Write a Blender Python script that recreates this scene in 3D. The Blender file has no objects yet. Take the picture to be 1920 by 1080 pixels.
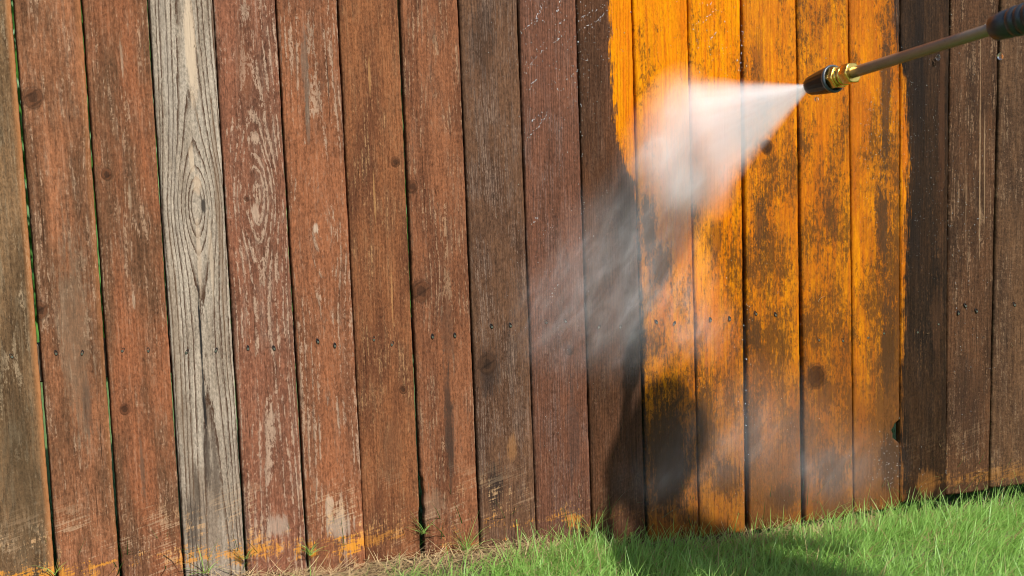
import bpy, bmesh, math, random
import numpy as np
from mathutils import Vector, Matrix

random.seed(7)
RNG = np.random.default_rng(7)
sc = bpy.context.scene
COL = sc.collection

# ------------------------------------------------------------------ camera
YAW, PITCH, ROLL = 0.23414, 0.12959, -0.03443
CAM = np.array([0.29703, -3.37023, 1.08664])
FPX = 2700.0
_f = np.array([math.sin(YAW) * math.cos(PITCH), math.cos(YAW) * math.cos(PITCH), -math.sin(PITCH)])
_r = np.cross(_f, [0, 0, 1]); _r /= np.linalg.norm(_r)
_u = np.cross(_r, _f)
_c, _s = math.cos(ROLL), math.sin(ROLL)
RIGHT, UP, FWD = _c * _r + _s * _u, -_s * _r + _c * _u, _f
cam_data = bpy.data.cameras.new('camera')
cam = bpy.data.objects.new('camera', cam_data); COL.objects.link(cam)
cam.matrix_world = Matrix((
    (RIGHT[0], UP[0], -FWD[0], CAM[0]), (RIGHT[1], UP[1], -FWD[1], CAM[1]),
    (RIGHT[2], UP[2], -FWD[2], CAM[2]), (0, 0, 0, 1)))
cam_data.sensor_width = 36.0
cam_data.lens = 36.0 * FPX / 1920.0
cam_data.clip_start = 0.05
cam_data.clip_end = 1000.0
cam_data.dof.use_dof = True
cam_data.dof.focus_distance = 3.45
cam_data.dof.aperture_fstop = 4.0
sc.camera = cam

# ------------------------------------------------------------------ light
SUN_DIR = Vector((-0.457, 1.0, -1.171)).normalized()         # the way the light travels
ELEV = math.asin(-SUN_DIR.z)
world = bpy.data.worlds.new('World'); sc.world = world
world.use_nodes = True
wn = world.node_tree
sky = wn.nodes.new('ShaderNodeTexSky'); sky.sky_type = 'NISHITA'
sky.sun_disc = False
sky.sun_elevation = ELEV
sky.sun_rotation = math.atan2(-SUN_DIR.x, -SUN_DIR.y)
wn.links.new(sky.outputs[0], wn.nodes['Background'].inputs[0])
wn.nodes['Background'].inputs[1].default_value = 0.09
sun_data = bpy.data.lights.new('sun', 'SUN')
sun_data.energy = 4.0; sun_data.angle = math.radians(0.8); sun_data.color = (1.0, 0.965, 0.91)
sun = bpy.data.objects.new('sun', sun_data); COL.objects.link(sun)
sun.rotation_euler = SUN_DIR.to_track_quat('-Z', 'Y').to_euler()
sun.location = (2, -3, 5)
sc.view_settings.view_transform = 'Standard'
sc.view_settings.look = 'None'
sc.view_settings.gamma = 1.0
sc.view_settings.use_curve_mapping = False
sc.view_settings.exposure = 1.0
sc.cycles.volume_bounces = 4
sc.cycles.max_bounces = 10
sc.cycles.transparent_max_bounces = 16
sc.cycles.volume_step_rate = 1.0
sc.cycles.filter_width = 1.0
sc.cycles.volume_max_steps = 256

# ------------------------------------------------------------------ helpers
def ray(px, py):
    d = FWD + RIGHT * (px - 960) / FPX - UP * (py - 540) / FPX
    return d

def at(px, py, y):
    """point of the plane y = const that the photograph shows at (px, py)"""
    d = ray(px, py); t = (y - CAM[1]) / d[1]
    return CAM + d * t

def F(px, py):
    p = at(px, py, 0.0)
    return float(p[0]), float(p[2])

def lin(c):
    return tuple(((v / 255) / 12.92 if v / 255 <= 0.04045 else ((v / 255 + 0.055) / 1.055) ** 2.4) for v in c)

ALB = 0.52
def col(r, g, b, k=ALB):
    l = lin((r, g, b)); return (l[0] * k, l[1] * k, l[2] * k, 1.0)

def tag(o, label=None, cat=None, group=None, kind=None):
    if label: o['label'] = label
    if cat: o['category'] = cat
    if group: o['group'] = group
    if kind: o['kind'] = kind
    return o

def empty(name, loc=(0, 0, 0)):
    o = bpy.data.objects.new(name, None); COL.objects.link(o); o.location = loc
    o.empty_display_size = 0.1
    return o

def link(name, me, mat=None, parent=None, loc=None):
    o = bpy.data.objects.new(name, me); COL.objects.link(o)
    if mat is not None and not me.materials:
        me.materials.append(mat)
    if parent is not None: o.parent = parent
    if loc is not None: o.location = loc
    return o

def mesh(name, verts, faces, smooth=True):
    me = bpy.data.meshes.new(name)
    me.from_pydata([tuple(map(float, v)) for v in verts], [], [tuple(map(int, f)) for f in faces])
    if smooth:
        me.polygons.foreach_set('use_smooth', [True] * len(me.polygons))
    me.update()
    return me

def fast_mesh(name, V, Fq, attr=None, smooth=True):
    """V (n,3), Fq (m,k) with all faces of k corners"""
    me = bpy.data.meshes.new(name)
    V = np.asarray(V, np.float32); Fq = np.asarray(Fq, np.int32)
    k = Fq.shape[1]
    me.vertices.add(len(V)); me.vertices.foreach_set('co', V.ravel())
    me.loops.add(Fq.size); me.loops.foreach_set('vertex_index', Fq.ravel())
    me.polygons.add(len(Fq))
    me.polygons.foreach_set('loop_start', np.arange(0, Fq.size, k, dtype=np.int32))
    me.polygons.foreach_set('loop_total', np.full(len(Fq), k, np.int32))
    me.polygons.foreach_set('use_smooth', np.full(len(Fq), smooth))
    if attr is not None:
        for nm, val in attr.items():
            a = me.attributes.new(nm, 'FLOAT', 'POINT'); a.data.foreach_set('value', np.asarray(val, np.float32))
    me.update(); me.validate()
    return me

# ------------------------------------------------------------------ node writing
class S:
    tree = None
    def __init__(s, sock): s.k = sock
    def __add__(a, b): return mth('ADD', a, b)
    def __radd__(a, b): return mth('ADD', b, a)
    def __sub__(a, b): return mth('SUBTRACT', a, b)
    def __rsub__(a, b): return mth('SUBTRACT', b, a)
    def __mul__(a, b): return mth('MULTIPLY', a, b)
    def __rmul__(a, b): return mth('MULTIPLY', b, a)
    def __truediv__(a, b): return mth('DIVIDE', a, b)
    def __rtruediv__(a, b): return mth('DIVIDE', b, a)
    def __pow__(a, b): return mth('POWER', a, b)
    def __neg__(a): return mth('MULTIPLY', a, -1.0)

def _in(node, idx, v):
    if isinstance(v, S): S.tree.links.new(v.k, node.inputs[idx])
    else: node.inputs[idx].default_value = v

def mth(op, a, b=None, c=None, clamp=False):
    n = S.tree.nodes.new('ShaderNodeMath'); n.operation = op; n.use_clamp = clamp
    _in(n, 0, a)
    if b is not None: _in(n, 1, b)
    if c is not None: _in(n, 2, c)
    return S(n.outputs[0])

def mn(a, b): return mth('MINIMUM', a, b)
def mx(a, b): return mth('MAXIMUM', a, b)
def sqrt(a): return mth('SQRT', a)
def frac(a): return mth('FRACT', a)
def absv(a): return mth('ABSOLUTE', a)
def expn(a): return mth('POWER', 2.718281828, a)
def sat(a): return mth('ADD', a, 0.0, clamp=True)
def smin(a, b, k): return mth('SMOOTH_MIN', a, b, k)

def sstep(e0, e1, x):
    n = S.tree.nodes.new('ShaderNodeMapRange'); n.interpolation_type = 'SMOOTHSTEP'
    _in(n, 0, x); _in(n, 1, e0); _in(n, 2, e1)
    n.inputs[3].default_value = 0.0; n.inputs[4].default_value = 1.0
    return S(n.outputs[0])

def vec(x, y, z):
    n = S.tree.nodes.new('ShaderNodeCombineXYZ'); _in(n, 0, x); _in(n, 1, y); _in(n, 2, z)
    return S(n.outputs[0])

def sep(v):
    n = S.tree.nodes.new('ShaderNodeSeparateXYZ'); _in(n, 0, v)
    return S(n.outputs[0]), S(n.outputs[1]), S(n.outputs[2])

def noise(v, scale=1.0, detail=2.0, rough=0.5, dist=0.0):
    n = S.tree.nodes.new('ShaderNodeTexNoise')
    _in(n, 'Vector', v); n.inputs['Scale'].default_value = scale
    n.inputs['Detail'].default_value = detail; n.inputs['Roughness'].default_value = rough
    n.inputs['Distortion'].default_value = dist
    return S(n.outputs[0])

def mixc(f, a, b, mode='MIX'):
    n = S.tree.nodes.new('ShaderNodeMix'); n.data_type = 'RGBA'; n.blend_type = mode
    n.clamp_factor = True
    _in(n, 0, f); _in(n, 6, a); _in(n, 7, b)
    return S(n.outputs[2])

def scale_c(c, f):
    n = S.tree.nodes.new('ShaderNodeVectorMath'); n.operation = 'SCALE'
    _in(n, 0, c); _in(n, 3, f)
    return S(n.outputs[0])

def curve(x, pts):
    n = S.tree.nodes.new('ShaderNodeFloatCurve')
    n.inputs[0].default_value = 1.0
    _in(n, 1, x)
    c = n.mapping.curves[0]
    while len(c.points) < len(pts): c.points.new(0.5, 0.5)
    for p, (a, b) in zip(c.points, pts):
        p.location = (a, b); p.handle_type = 'VECTOR'
    n.mapping.update()
    return S(n.outputs[0])

def new_mat(name):
    m = bpy.data.materials.new(name); m.use_nodes = True
    S.tree = m.node_tree
    b = m.node_tree.nodes['Principled BSDF']
    return m, b

def objxyz():
    n = S.tree.nodes.new('ShaderNodeTexCoord'); return sep(S(n.outputs['Object']))

def wxyz():
    n = S.tree.nodes.new('ShaderNodeNewGeometry'); return sep(S(n.outputs['Position']))

def attr_f(name):
    n = S.tree.nodes.new('ShaderNodeAttribute'); n.attribute_name = name; return S(n.outputs['Fac'])

def bump(h, strength, dist, b):
    n = S.tree.nodes.new('ShaderNodeBump'); n.inputs['Strength'].default_value = strength
    n.inputs['Distance'].default_value = dist
    _in(n, 'Height', h)
    S.tree.links.new(n.outputs[0], b.inputs['Normal'])

def simple_mat(name, c, rough=0.6, metal=0.0, var=0.25, sc_=60.0, spec=0.5):
    m, b = new_mat(name)
    x, y, z = objxyz()
    n = noise(vec(x, y, z), sc_, 4, 0.6)
    cc = scale_c(mixc(1.0, c, c), 1.0 - var + n * (2 * var))
    S.tree.links.new(cc.k, b.inputs['Base Color'])
    b.inputs['Roughness'].default_value = rough; b.inputs['Metallic'].default_value = metal
    b.inputs['Specular IOR Level'].default_value = spec
    return m

# ------------------------------------------------------------------ the fence boards: measurements
ZT = 1.86                                                        # top of the boards
TOPX = [(19, 26), (150.5, 155), (275, 279), (398, 400.5), (515, 519), (630.5, 635), (745, 751), (858, 861.5), (969, 973),
        (1079, 1082), (1183.5, 1187), (1288, 1291), (1388, 1393), (1492, 1495), (1590, 1593), (1686.5, 1689), (1780, 1784), (1874, 1877)]
BOTX = [(88.5, 96), (211.5, 218), (332.5, 337), (450, 455), (566, 571), (677, 678.6), (784, 790), (894, 898.5), (1002, 1004),
        (1106, 1109), (1207, 1213), (1308, 1312), (1397, 1405), (1502, 1510), (1599.6, 1601), (1686.8, 1688), (1773, 1774.2), (1855, 1857)]
BOTTOM_PX = {6: (740, 1052), 7: (840, 1046), 8: (950, 1036), 9: (1055, 1030), 10: (1160, 1022), 11: (1260, 1012), 12: (1355, 1003),
             13: (1455, 990), 14: (1553, 974), 15: (1645, 957), 16: (1730, 938), 17: (1815, 924), 18: (1890, 911)}
NAILS = {0: [(22, 668)], 1: [(105, 662), (154, 662)], 2: [(230, 657), (278, 657)], 3: [(350, 660), (405, 657)], 4: [(465, 653), (514, 653)],
         5: [(596, 640), (628, 648)], 6: [(701, 636), (735, 645)], 7: [(811, 631), (853, 629)], 8: [(922, 612), (957, 610)],
         9: [(1024, 604), (1060, 602)], 10: [(1123, 613), (1163, 613)], 11: [(1231, 604), (1264, 607)], 12: [(1332, 600), (1368, 598)],
         13: [(1417, 588), (1454, 590)], 14: [(1535, 637), (1580, 638)], 15: [(1628, 632), (1657, 624)], 16: [(1720, 622), (1759, 607)],
         17: [(1797, 587), (1810, 573), (1831, 583)], 18: [(1902, 571)]}

def edge_fn(a, b):
    xa, za = F(a, 0); xb, zb = F(b, 900)
    k = (xa - xb) / (za - zb)
    return lambda z: xb + (z - zb) * k * (1.0 if z < 1.36 else 1.0)

# colours read off the photograph (sRGB), turned into base colours by col()
RED = (153, 102, 70); RED2 = (114, 78, 54); BROWN = (138, 84, 53); TAN = (200, 161, 129); GREY = (148, 120, 98)
ORA = (252, 158, 0); ORB = (226, 120, 8); DIRT = (70, 48, 24); WETD = (70, 48, 34); WETR = (112, 72, 56)
SCUFF = (240, 160, 58); CREAM = (234, 208, 176)

BASE = dict(A=RED, B=RED2, tan=TAN, wear=0.5, grey=GREY, greyamt=0.15, x0=0.0, d0=0.012, eyes=[], slope=0.07, freq=120, ring=0.6,
            fine=0.5, saw=0.25, dark=(70, 42, 26), darkamt=0.25, knots=[], wet=0.0, scuff=0.0, clean=False, dirt=0.3, dirtx=0.0,
            edge=0.0, amber=0.15, cspots=[], spots=[], jit=0.8, el=0.12, dw=0.2, dgate=0.0)
def P(**k):
    d = dict(BASE); d.update(k); return d

BOARDS = {
    0: P(A=(140, 106, 74), B=(100, 76, 52), wear=0.6, tan=(182, 154, 122), greyamt=0.9, grey=(132, 112, 88), x0=0.012, eyes=[-0.10], slope=0.30, el=0.30, freq=110,
         ring=0.9, edge=0.6, scuff=0.9, darkamt=0.65, dark=(74, 58, 40), dw=0.3, spots=[(40, 900, 0.05, 0.22, 0.5, (92, 74, 52))]),
    1: P(A=(163, 105, 71), wear=0.62, x0=0.03, eyes=[1.1], slope=0.2, freq=100, greyamt=0.6, knots=[(62, 183, 0.019), (75, 582, 0.017)], edge=0.25, scuff=0.8, saw=0.4,
         spots=[(140, 640, 0.04, 0.25, 0.5, (138, 112, 88)), (165, 760, 0.012, 0.07, 0.6, (96, 78, 64))]),
    2: P(A=(158, 97, 64), wear=0.50, x0=0.012, eyes=[0.72, 1.42], slope=0.12, el=0.2, freq=95, greyamt=0.3, knots=[(200, 327, 0.011), (234, 767, 0.011)], scuff=0.7, saw=0.3,
         spots=[(243, 370, 0.004, 0.04, 0.5, (192, 160, 130)), (250, 565, 0.004, 0.02, 0.6, (192, 160, 132)), (228, 110, 0.003, 0.05, 0.5, (188, 158, 130)), (268, 880, 0.006, 0.09, 0.6, (104, 84, 68))]),
    3: P(A=(190, 172, 152), B=(160, 140, 120), tan=(226, 208, 186), wear=0.40, greyamt=0.35, grey=(146, 136, 126), x0=0.006, d0=0.004, eyes=[0.862], slope=0.30, el=0.13,
         freq=125, ring=1.0, darkamt=1.0, dark=(84, 58, 42), dw=0.42, jit=0.55, dgate=0.20, saw=0.1, scuff=0.75,
         spots=[(356, 90, 0.012, 0.16, 0.85, (226, 198, 168)), (358, 300, 0.006, 0.04, 0.7, (222, 194, 164)), (368, 345, 0.010, 0.03, 0.7, (222, 192, 162)), (372, 470, 0.006, 0.10, 0.6, (218, 190, 162)), (394, 480, 0.006, 0.10, 0.5, (214, 188, 160)), (379, 385, 0.006, 0.022, 1.0, (82, 72, 64)), (385, 960, 0.055, 0.17, 0.55, (122, 98, 78)), (350, 800, 0.02, 0.10, 0.4, (120, 96, 76)),
                (388, 860, 0.010, 0.10, 0.7, (74, 62, 54)), (405, 900, 0.010, 0.13, 0.6, (84, 70, 60)), (372, 930, 0.006, 0.10, 0.6, (84, 72, 62)), (376, 620, 0.004, 0.12, 1.0, (46, 42, 40)), (383, 740, 0.004, 0.09, 0.9, (46, 42, 40)), (360, 985, 0.02, 0.08, 0.7, (78, 68, 60)), (318, 180, 0.012, 0.3, 0.35, (156, 142, 128)), (410, 420, 0.008, 0.35, 0.45, (132, 100, 74)), (330, 620, 0.012, 0.3, 0.3, (140, 112, 86)), (402, 60, 0.004, 0.12, 0.8, (92, 62, 42))]),
    4: P(A=(154, 98, 72), B=(124, 82, 62), wear=0.92, tan=(196, 162, 136), x0=0.0, d0=0.006, eyes=[0.88], slope=0.32, el=0.14, freq=115, ring=1.0, greyamt=0.45, grey=(142, 120, 104), scuff=0.8, jit=0.6,
         knots=[(463, 372, 0.006)], spots=[(476, 400, 0.010, 0.025, 0.7, (206, 174, 148)), (458, 130, 0.02, 0.10, 0.4, (150, 92, 62)), (520, 985, 0.03, 0.03, 0.6, (196, 172, 150))]),
    5: P(A=(164, 102, 68), B=(134, 86, 60), wear=0.78, tan=(194, 158, 130), x0=0.002, d0=0.006, eyes=[0.81], slope=0.30, el=0.14, freq=120, ring=1.0, greyamt=0.45, grey=(132, 108, 90), scuff=1.0, darkamt=0.45, dark=(92, 70, 56), jit=0.6,
         spots=[(572, 130, 0.010, 0.10, 0.65, (122, 102, 86)), (578, 230, 0.007, 0.07, 0.6, (122, 102, 86)), (592, 428, 0.006, 0.012, 0.8, (214, 186, 160)), (640, 985, 0.030, 0.040, 0.6, (200, 178, 156)), (618, 945, 0.016, 0.02, 0.6, (214, 186, 158))]),
    6: P(A=(152, 95, 60), B=(114, 70, 46), wear=0.55, tan=(196, 146, 100), x0=0.20, freq=120, ring=0.6, greyamt=0.4, grey=(122, 98, 74), scuff=0.4,
         knots=[(741, 303, 0.010), (756, 730, 0.009)], spots=[(692, 140, 0.003, 0.06, 0.5, (206, 152, 96)), (700, 370, 0.003, 0.07, 0.5, (206, 152, 96)), (735, 560, 0.003, 0.07, 0.5, (206, 152, 96)), (735, 840, 0.03, 0.10, 0.35, (108, 74, 52))]),
    7: P(A=(153, 96, 64), B=(112, 70, 48), wear=0.66, tan=(186, 144, 110), x0=0.010, d0=0.008, eyes=[1.0, 0.45], slope=0.2, el=0.14, freq=110, ring=0.9, greyamt=0.5, grey=(116, 94, 78), darkamt=0.45, dark=(80, 58, 44),
         knots=[(790, 546, 0.022), (773, 350, 0.012)], scuff=0.6, spots=[(842, 800, 0.012, 0.2, 0.8, (70, 54, 44)), (840, 620, 0.02, 0.1, 0.45, (86, 64, 50)), (812, 950, 0.03, 0.05, 0.5, (150, 122, 98))]),
    8: P(A=(120, 84, 60), B=(92, 64, 47), wear=0.75, tan=(158, 128, 108), x0=-0.16, freq=165, ring=1.0, darkamt=0.85, dark=(56, 39, 30), dw=0.35, greyamt=0.5, grey=(122, 102, 90), jit=0.35,
         knots=[(914, 682, 0.020)], wet=0.35, scuff=0.8, spots=[(930, 910, 0.030, 0.07, 0.85, (46, 38, 34)), (915, 700, 0.03, 0.07, 0.65, (56, 44, 38)), (905, 80, 0.03, 0.08, 0.45, (66, 48, 36)), (960, 840, 0.015, 0.04, 0.5, (176, 122, 74))]),
    9: P(A=(128, 82, 60), B=(104, 67, 49), wear=0.55, tan=(160, 124, 108), x0=0.17, freq=165, ring=1.0, darkamt=0.75, dark=(66, 45, 36), dw=0.35, greyamt=0.4, grey=(120, 98, 88), wet=0.7, scuff=0.6, jit=0.35,
         knots=[(1068, 657, 0.010)], spots=[(1075, 820, 0.02, 0.12, 0.4, (70, 56, 50)), (1020, 120, 0.03, 0.12, 0.3, (96, 58, 44))]),
    10: P(A=(104, 67, 45), B=(82, 55, 38), wear=0.35, tan=(140, 104, 80), x0=0.16, freq=130, ring=0.9, darkamt=0.65, dark=(50, 36, 28), dw=0.3, greyamt=0.35, grey=(94, 74, 62), wet=1.0, clean=True, dirt=0.16, scuff=0.1,
          spots=[(1170, 400, 0.03, 0.12, 0.6, (54, 42, 35)), (1180, 700, 0.03, 0.3, 0.4, (58, 44, 36))]),
    11: P(cspots=[(1215, 430, 0.026, 0.11, 0.95), (1240, 500, 0.035, 0.06, 0.7), (1255, 850, 0.085, 0.20, 0.95), (1225, 640, 0.03, 0.05, 0.4)], A=WETD, B=(58, 41, 31), wear=0.15, x0=-0.2, freq=85, wet=1.0, clean=True, dirt=0.30),  # large low cspot: dirt, also darkens the wood inside the operator's cast shadow
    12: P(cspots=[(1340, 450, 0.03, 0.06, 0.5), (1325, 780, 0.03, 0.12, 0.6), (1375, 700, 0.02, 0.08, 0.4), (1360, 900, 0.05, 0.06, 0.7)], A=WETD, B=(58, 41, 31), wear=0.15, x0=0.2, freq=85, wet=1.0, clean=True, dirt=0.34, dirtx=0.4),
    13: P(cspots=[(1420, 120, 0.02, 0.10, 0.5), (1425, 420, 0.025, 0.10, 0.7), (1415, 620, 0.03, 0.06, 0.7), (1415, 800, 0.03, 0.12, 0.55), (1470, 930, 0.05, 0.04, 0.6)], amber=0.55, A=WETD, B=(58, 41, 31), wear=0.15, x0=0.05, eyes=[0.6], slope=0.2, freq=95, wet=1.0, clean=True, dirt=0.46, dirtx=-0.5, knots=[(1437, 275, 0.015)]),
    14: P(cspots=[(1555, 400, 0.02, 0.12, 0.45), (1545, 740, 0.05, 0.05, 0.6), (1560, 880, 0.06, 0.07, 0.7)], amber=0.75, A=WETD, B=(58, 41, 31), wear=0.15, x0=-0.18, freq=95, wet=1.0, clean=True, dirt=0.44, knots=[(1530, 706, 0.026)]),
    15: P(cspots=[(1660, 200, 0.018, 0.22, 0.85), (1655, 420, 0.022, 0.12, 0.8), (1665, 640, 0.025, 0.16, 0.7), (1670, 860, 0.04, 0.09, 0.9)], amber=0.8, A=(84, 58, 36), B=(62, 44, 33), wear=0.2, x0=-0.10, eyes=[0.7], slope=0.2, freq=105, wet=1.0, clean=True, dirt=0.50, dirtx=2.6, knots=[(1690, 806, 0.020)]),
    16: P(amber=0.5, A=(62, 40, 22), B=(38, 26, 16), wear=0.35, tan=(126, 86, 52), x0=0.18, freq=110, ring=0.7, darkamt=0.6, dark=(36, 26, 20), greyamt=0.2, grey=(84, 64, 48), wet=0.9, clean=True, dirt=0.3, scuff=0.1,
          spots=[(1740, 905, 0.04, 0.04, 0.4, (160, 104, 50)), (1765, 220, 0.012, 0.3, 0.5, (96, 60, 36)), (1722, 150, 0.020, 0.26, 0.7, (32, 24, 19)), (1718, 420, 0.02, 0.16, 0.6, (34, 26, 20)), (1755, 600, 0.02, 0.12, 0.4, (88, 58, 36))]),
    17: P(A=(98, 65, 41), B=(66, 45, 29), wear=0.7, tan=(152, 118, 88), x0=0.03, eyes=[1.9], slope=0.1, freq=95, ring=0.7, saw=0.8, wet=0.6, greyamt=0.3, grey=(112, 88, 68), scuff=0.22, darkamt=0.5, dark=(50, 36, 27),
          spots=[(1838, 300, 0.0024, 0.3, 0.75, (176, 142, 106)), (1846, 330, 0.0018, 0.2, 0.6, (176, 142, 106)), (1812, 380, 0.0014, 0.12, 0.5, (166, 132, 98)), (1815, 760, 0.05, 0.16, 0.4, (64, 44, 32))]),
    18: P(A=(106, 75, 50), B=(80, 56, 38), wear=0.6, tan=(146, 116, 88), x0=-0.2, freq=100, ring=0.6, saw=1.0, wet=0.5, greyamt=0.3, grey=(112, 90, 71), scuff=0.2, darkamt=0.5, dark=(54, 40, 31)),
}
for k in (-1, -2, -3, -4): BOARDS[k] = P(x0=0.02 * k, eyes=[0.6 - 0.3 * k], wear=0.6, scuff=0.6, freq=110)
for k in (19, 20, 21, 22, 23): BOARDS[k] = P(A=(108, 74, 52), B=(84, 58, 42), wear=0.5, tan=(156, 118, 88), x0=0.1 * (21 - k), saw=0.8, wet=0.3, scuff=0.4)

def zn(z): return (z + 0.1) / 1.7
def xn(x): return (x - 1.0) / 1.6

def px_curve(pts):
    out = []
    for px, py in pts:
        x, z = F(px, py); out.append((zn(z), xn(x)))
    out.sort()
    out[0] = (0.0, out[0][1]); out[-1] = (1.0, out[-1][1])
    return out

LEFT_EDGE = px_curve([(1141, 0), (1146, 150), (1156, 250), (1176, 318), (1191, 345), (1196, 420), (1201, 500), (1206, 570), (1214, 1000)])
RIGHT_EDGE = px_curve([(1678, 0), (1676, 60), (1696, 150), (1701, 300), (1700, 420), (1694, 540), (1691, 640), (1689, 760), (1689, 940)])

def board_material(i, p, xc):
    m, b = new_mat('fence_board_wood_%d' % i if False else 'weathered_cedar')
    sd = (i + 11) * 3.71
    x, y, z = objxyz()
    X, Y, Z = wxyz()
    # slow wobble of the grain
    wob = noise(vec(x * 9.0, sd, z * 1.6), 1.0, 3, 0.5) - 0.5
    wob2 = noise(vec(x * 40.0, sd + 5, z * 7.0), 1.0, 2, 0.5) - 0.5
    xw = x + wob * 0.016 + wob2 * 0.003
    D2 = None
    for zc in p['eyes']:
        t = mth('TANH', absv((z + wob * 0.10) - zc) / p['el']) * (p['slope'] * p['el'])
        D2 = t if D2 is None else smin(D2, t, 0.01)
    r2 = (xw - p['x0']) ** 2.0 + p['d0'] ** 2
    if D2 is not None: r2 = r2 + D2 * D2
    R = sqrt(r2) + z * 0.016 + wob * 0.010
    kmask = None; kring = None
    for (kx, kz, kr) in p['knots']:
        fx, fz = F(kx, kz)
        dx = (x - (fx - xc)); dz = (z - fz) * 0.85
        e = sqrt(dx * dx + dz * dz) / kr
        e = e + (noise(vec(x * 70.0, sd + 2, z * 60.0), 1.0, 2, 0.5) - 0.5) * 0.35
        # fibres flow round the knot
        flow = dx / kr * expn((dx * dx + (z - fz) * (z - fz) * 0.12) / (-(kr * 1.7) ** 2))
        R = R + flow * (kr * 0.55)
        mk = sstep(1.12, 0.82, e)
        kmask = mk if kmask is None else mx(kmask, mk)
        kring = e if kring is None else mn(kring, e)
    xg = x + wob * 0.016 + wob2 * 0.004                          # fibres run with the grain, not dead straight
    fib = noise(vec(xg * 240.0, sd + 3, z * 11.0), 1.0, 4, 0.70, 0.3)
    fibm = noise(vec(xg * 150.0, sd + 4, z * 6.0 + x * 3.0), 1.0, 4, 0.65)
    fleck = noise(vec(xg * 165.0, sd + 13, z * 58.0), 1.0, 5, 0.78, 0.8)
    grit = noise(vec(xg * 230.0, sd + 17, z * 115.0), 1.0, 2, 0.6, 0.4)
    saw = noise(vec(x * 30.0, sd + 6, z * 230.0 + x * 25.0 + wob2 * 6.0), 1.0, 5, 0.7, 0.4)
    blo = noise(vec(x * 16.0, sd + 7, z * 3.2), 1.0, 5, 0.6)
    blo2 = noise(vec(x * 30.0, sd + 8, z * 9.0), 1.0, 5, 0.65)
    ph = R * p['freq'] + (noise(vec(x * 160.0, sd + 9, z * 22.0), 1.0, 3, 0.65) - 0.5) * p['jit'] + (noise(vec(R * 60.0, sd + 1, 0.0), 1.0, 1, 0.5) - 0.5) * 2.0
    fr = frac(ph)
    line = sstep(0.25, 0.85, fr) * sstep(1.0, 0.90, fr)
    line = line * p['ring'] + (1 - p['ring']) * 0.35
    lpat = sstep(-0.12, 0.16, (blo - 0.5) * 0.8 + (blo2 - 0.5) * 0.9 + (fibm - 0.5) * 0.4)
    dline = sstep(0.92 - p['dw'], 0.92, fr) * sstep(1.0, 0.95, fr)
    # old stain
    c = mixc(sstep(0.36, 0.66, blo), col(*p['A']), col(*p['B']))
    c = mixc(sstep(0.46, 0.70, blo2 * 0.6 + fibm * 0.4) * p['greyamt'], c, col(*p['grey']))
    c = scale_c(c, 1.0 + (fib - 0.5) * 1.3 + (fibm - 0.5) * 0.8 + (fleck - 0.5) * 1.4 + (grit - 0.5) * 1.5)
    # bare wood where the stain has worn off the raised grain, broken up by the saw marks
    wv = (fleck - 0.5) * 0.95 + (grit - 0.5) * 0.45 + (fib - 0.5) * 0.5 + (line - 0.4) * (lpat * 0.34 + 0.10) + (saw - 0.5) * (0.12 + 0.5 * p['saw']) + (blo2 - 0.5) * 0.9 + (blo - 0.5) * 0.5
    t0 = 0.34 - p['wear'] * 0.30
    wn_ = sstep(t0 - 0.02, t0 + 0.16, wv) * (0.30 + 0.70 * sstep(0.40, 0.54, fleck * 0.45 + grit * 0.55))
    c = mixc(sstep(0.04, 0.20, (fleck - 0.5) * 1.0 + (fib - 0.5) * 0.5 + (fibm - 0.5) * 0.4) * (0.18 + 0.32 * p['wear']), c, scale_c(mixc(0.45, col(*p['tan']), col(*p['grey'])), 0.9))
    c = mixc(wn_ * min(0.95, 0.35 + p['wear'] * 0.55), c, scale_c(mixc(0.0, col(*p['tan']), col(*p['tan'])), 0.8 + fib * 0.4))
    # late wood lines and hairline checks
    dl = dline * sstep(-0.10, 0.14, (fibm - 0.5) * 0.5 + (fleck - 0.5) * 1.1 + (blo2 - 0.5) * 0.5 + p['dgate'] * 0.6)
    c = mixc(dl * p['darkamt'], c, scale_c(mixc(0.0, col(*p['dark']), col(*p['dark'])), 0.7 + fleck * 0.6))
    chk = sstep(0.72, 0.75, noise(vec(x * 200.0 + wob * 4.0, sd + 21, z * 3.6), 1.0, 2, 0.5))
    c = mixc(chk * 0.7, c, col(44, 28, 18))
    # saw marks
    c = scale_c(c, 1.0 + (saw - 0.5) * (0.05 + 1.0 * p['saw']))
    # stains that belong to this board
    for (sx, sz_, rx, rz, am, cc) in p['spots']:
        fx, fz = F(sx, sz_)
        xs = xg - (fx - xc); q = xs * xs / rx ** 2 + (z - fz) * (z - fz) / rz ** 2
        g = sstep(0.22, 0.62, expn(-q) * 0.80 + (blo2 - 0.5) * 0.7 + (fibm - 0.5) * 0.9 + (fleck - 0.5) * 0.8 + (line - 0.4) * 0.12)
        c = mixc(g * am, c, scale_c(mixc(0.0, col(*cc), col(*cc)), 0.75 + fib * 0.5))
    if p['edge']:  # sunlit right edge of the board, painted in as a lighter orange strip
        ed = sstep(0.052, 0.068, x + (blo2 - 0.5) * 0.012)
        c = mixc(ed * p['edge'], c, col(206, 132, 76))
    wet = p['wet']
    wetm = None
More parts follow.
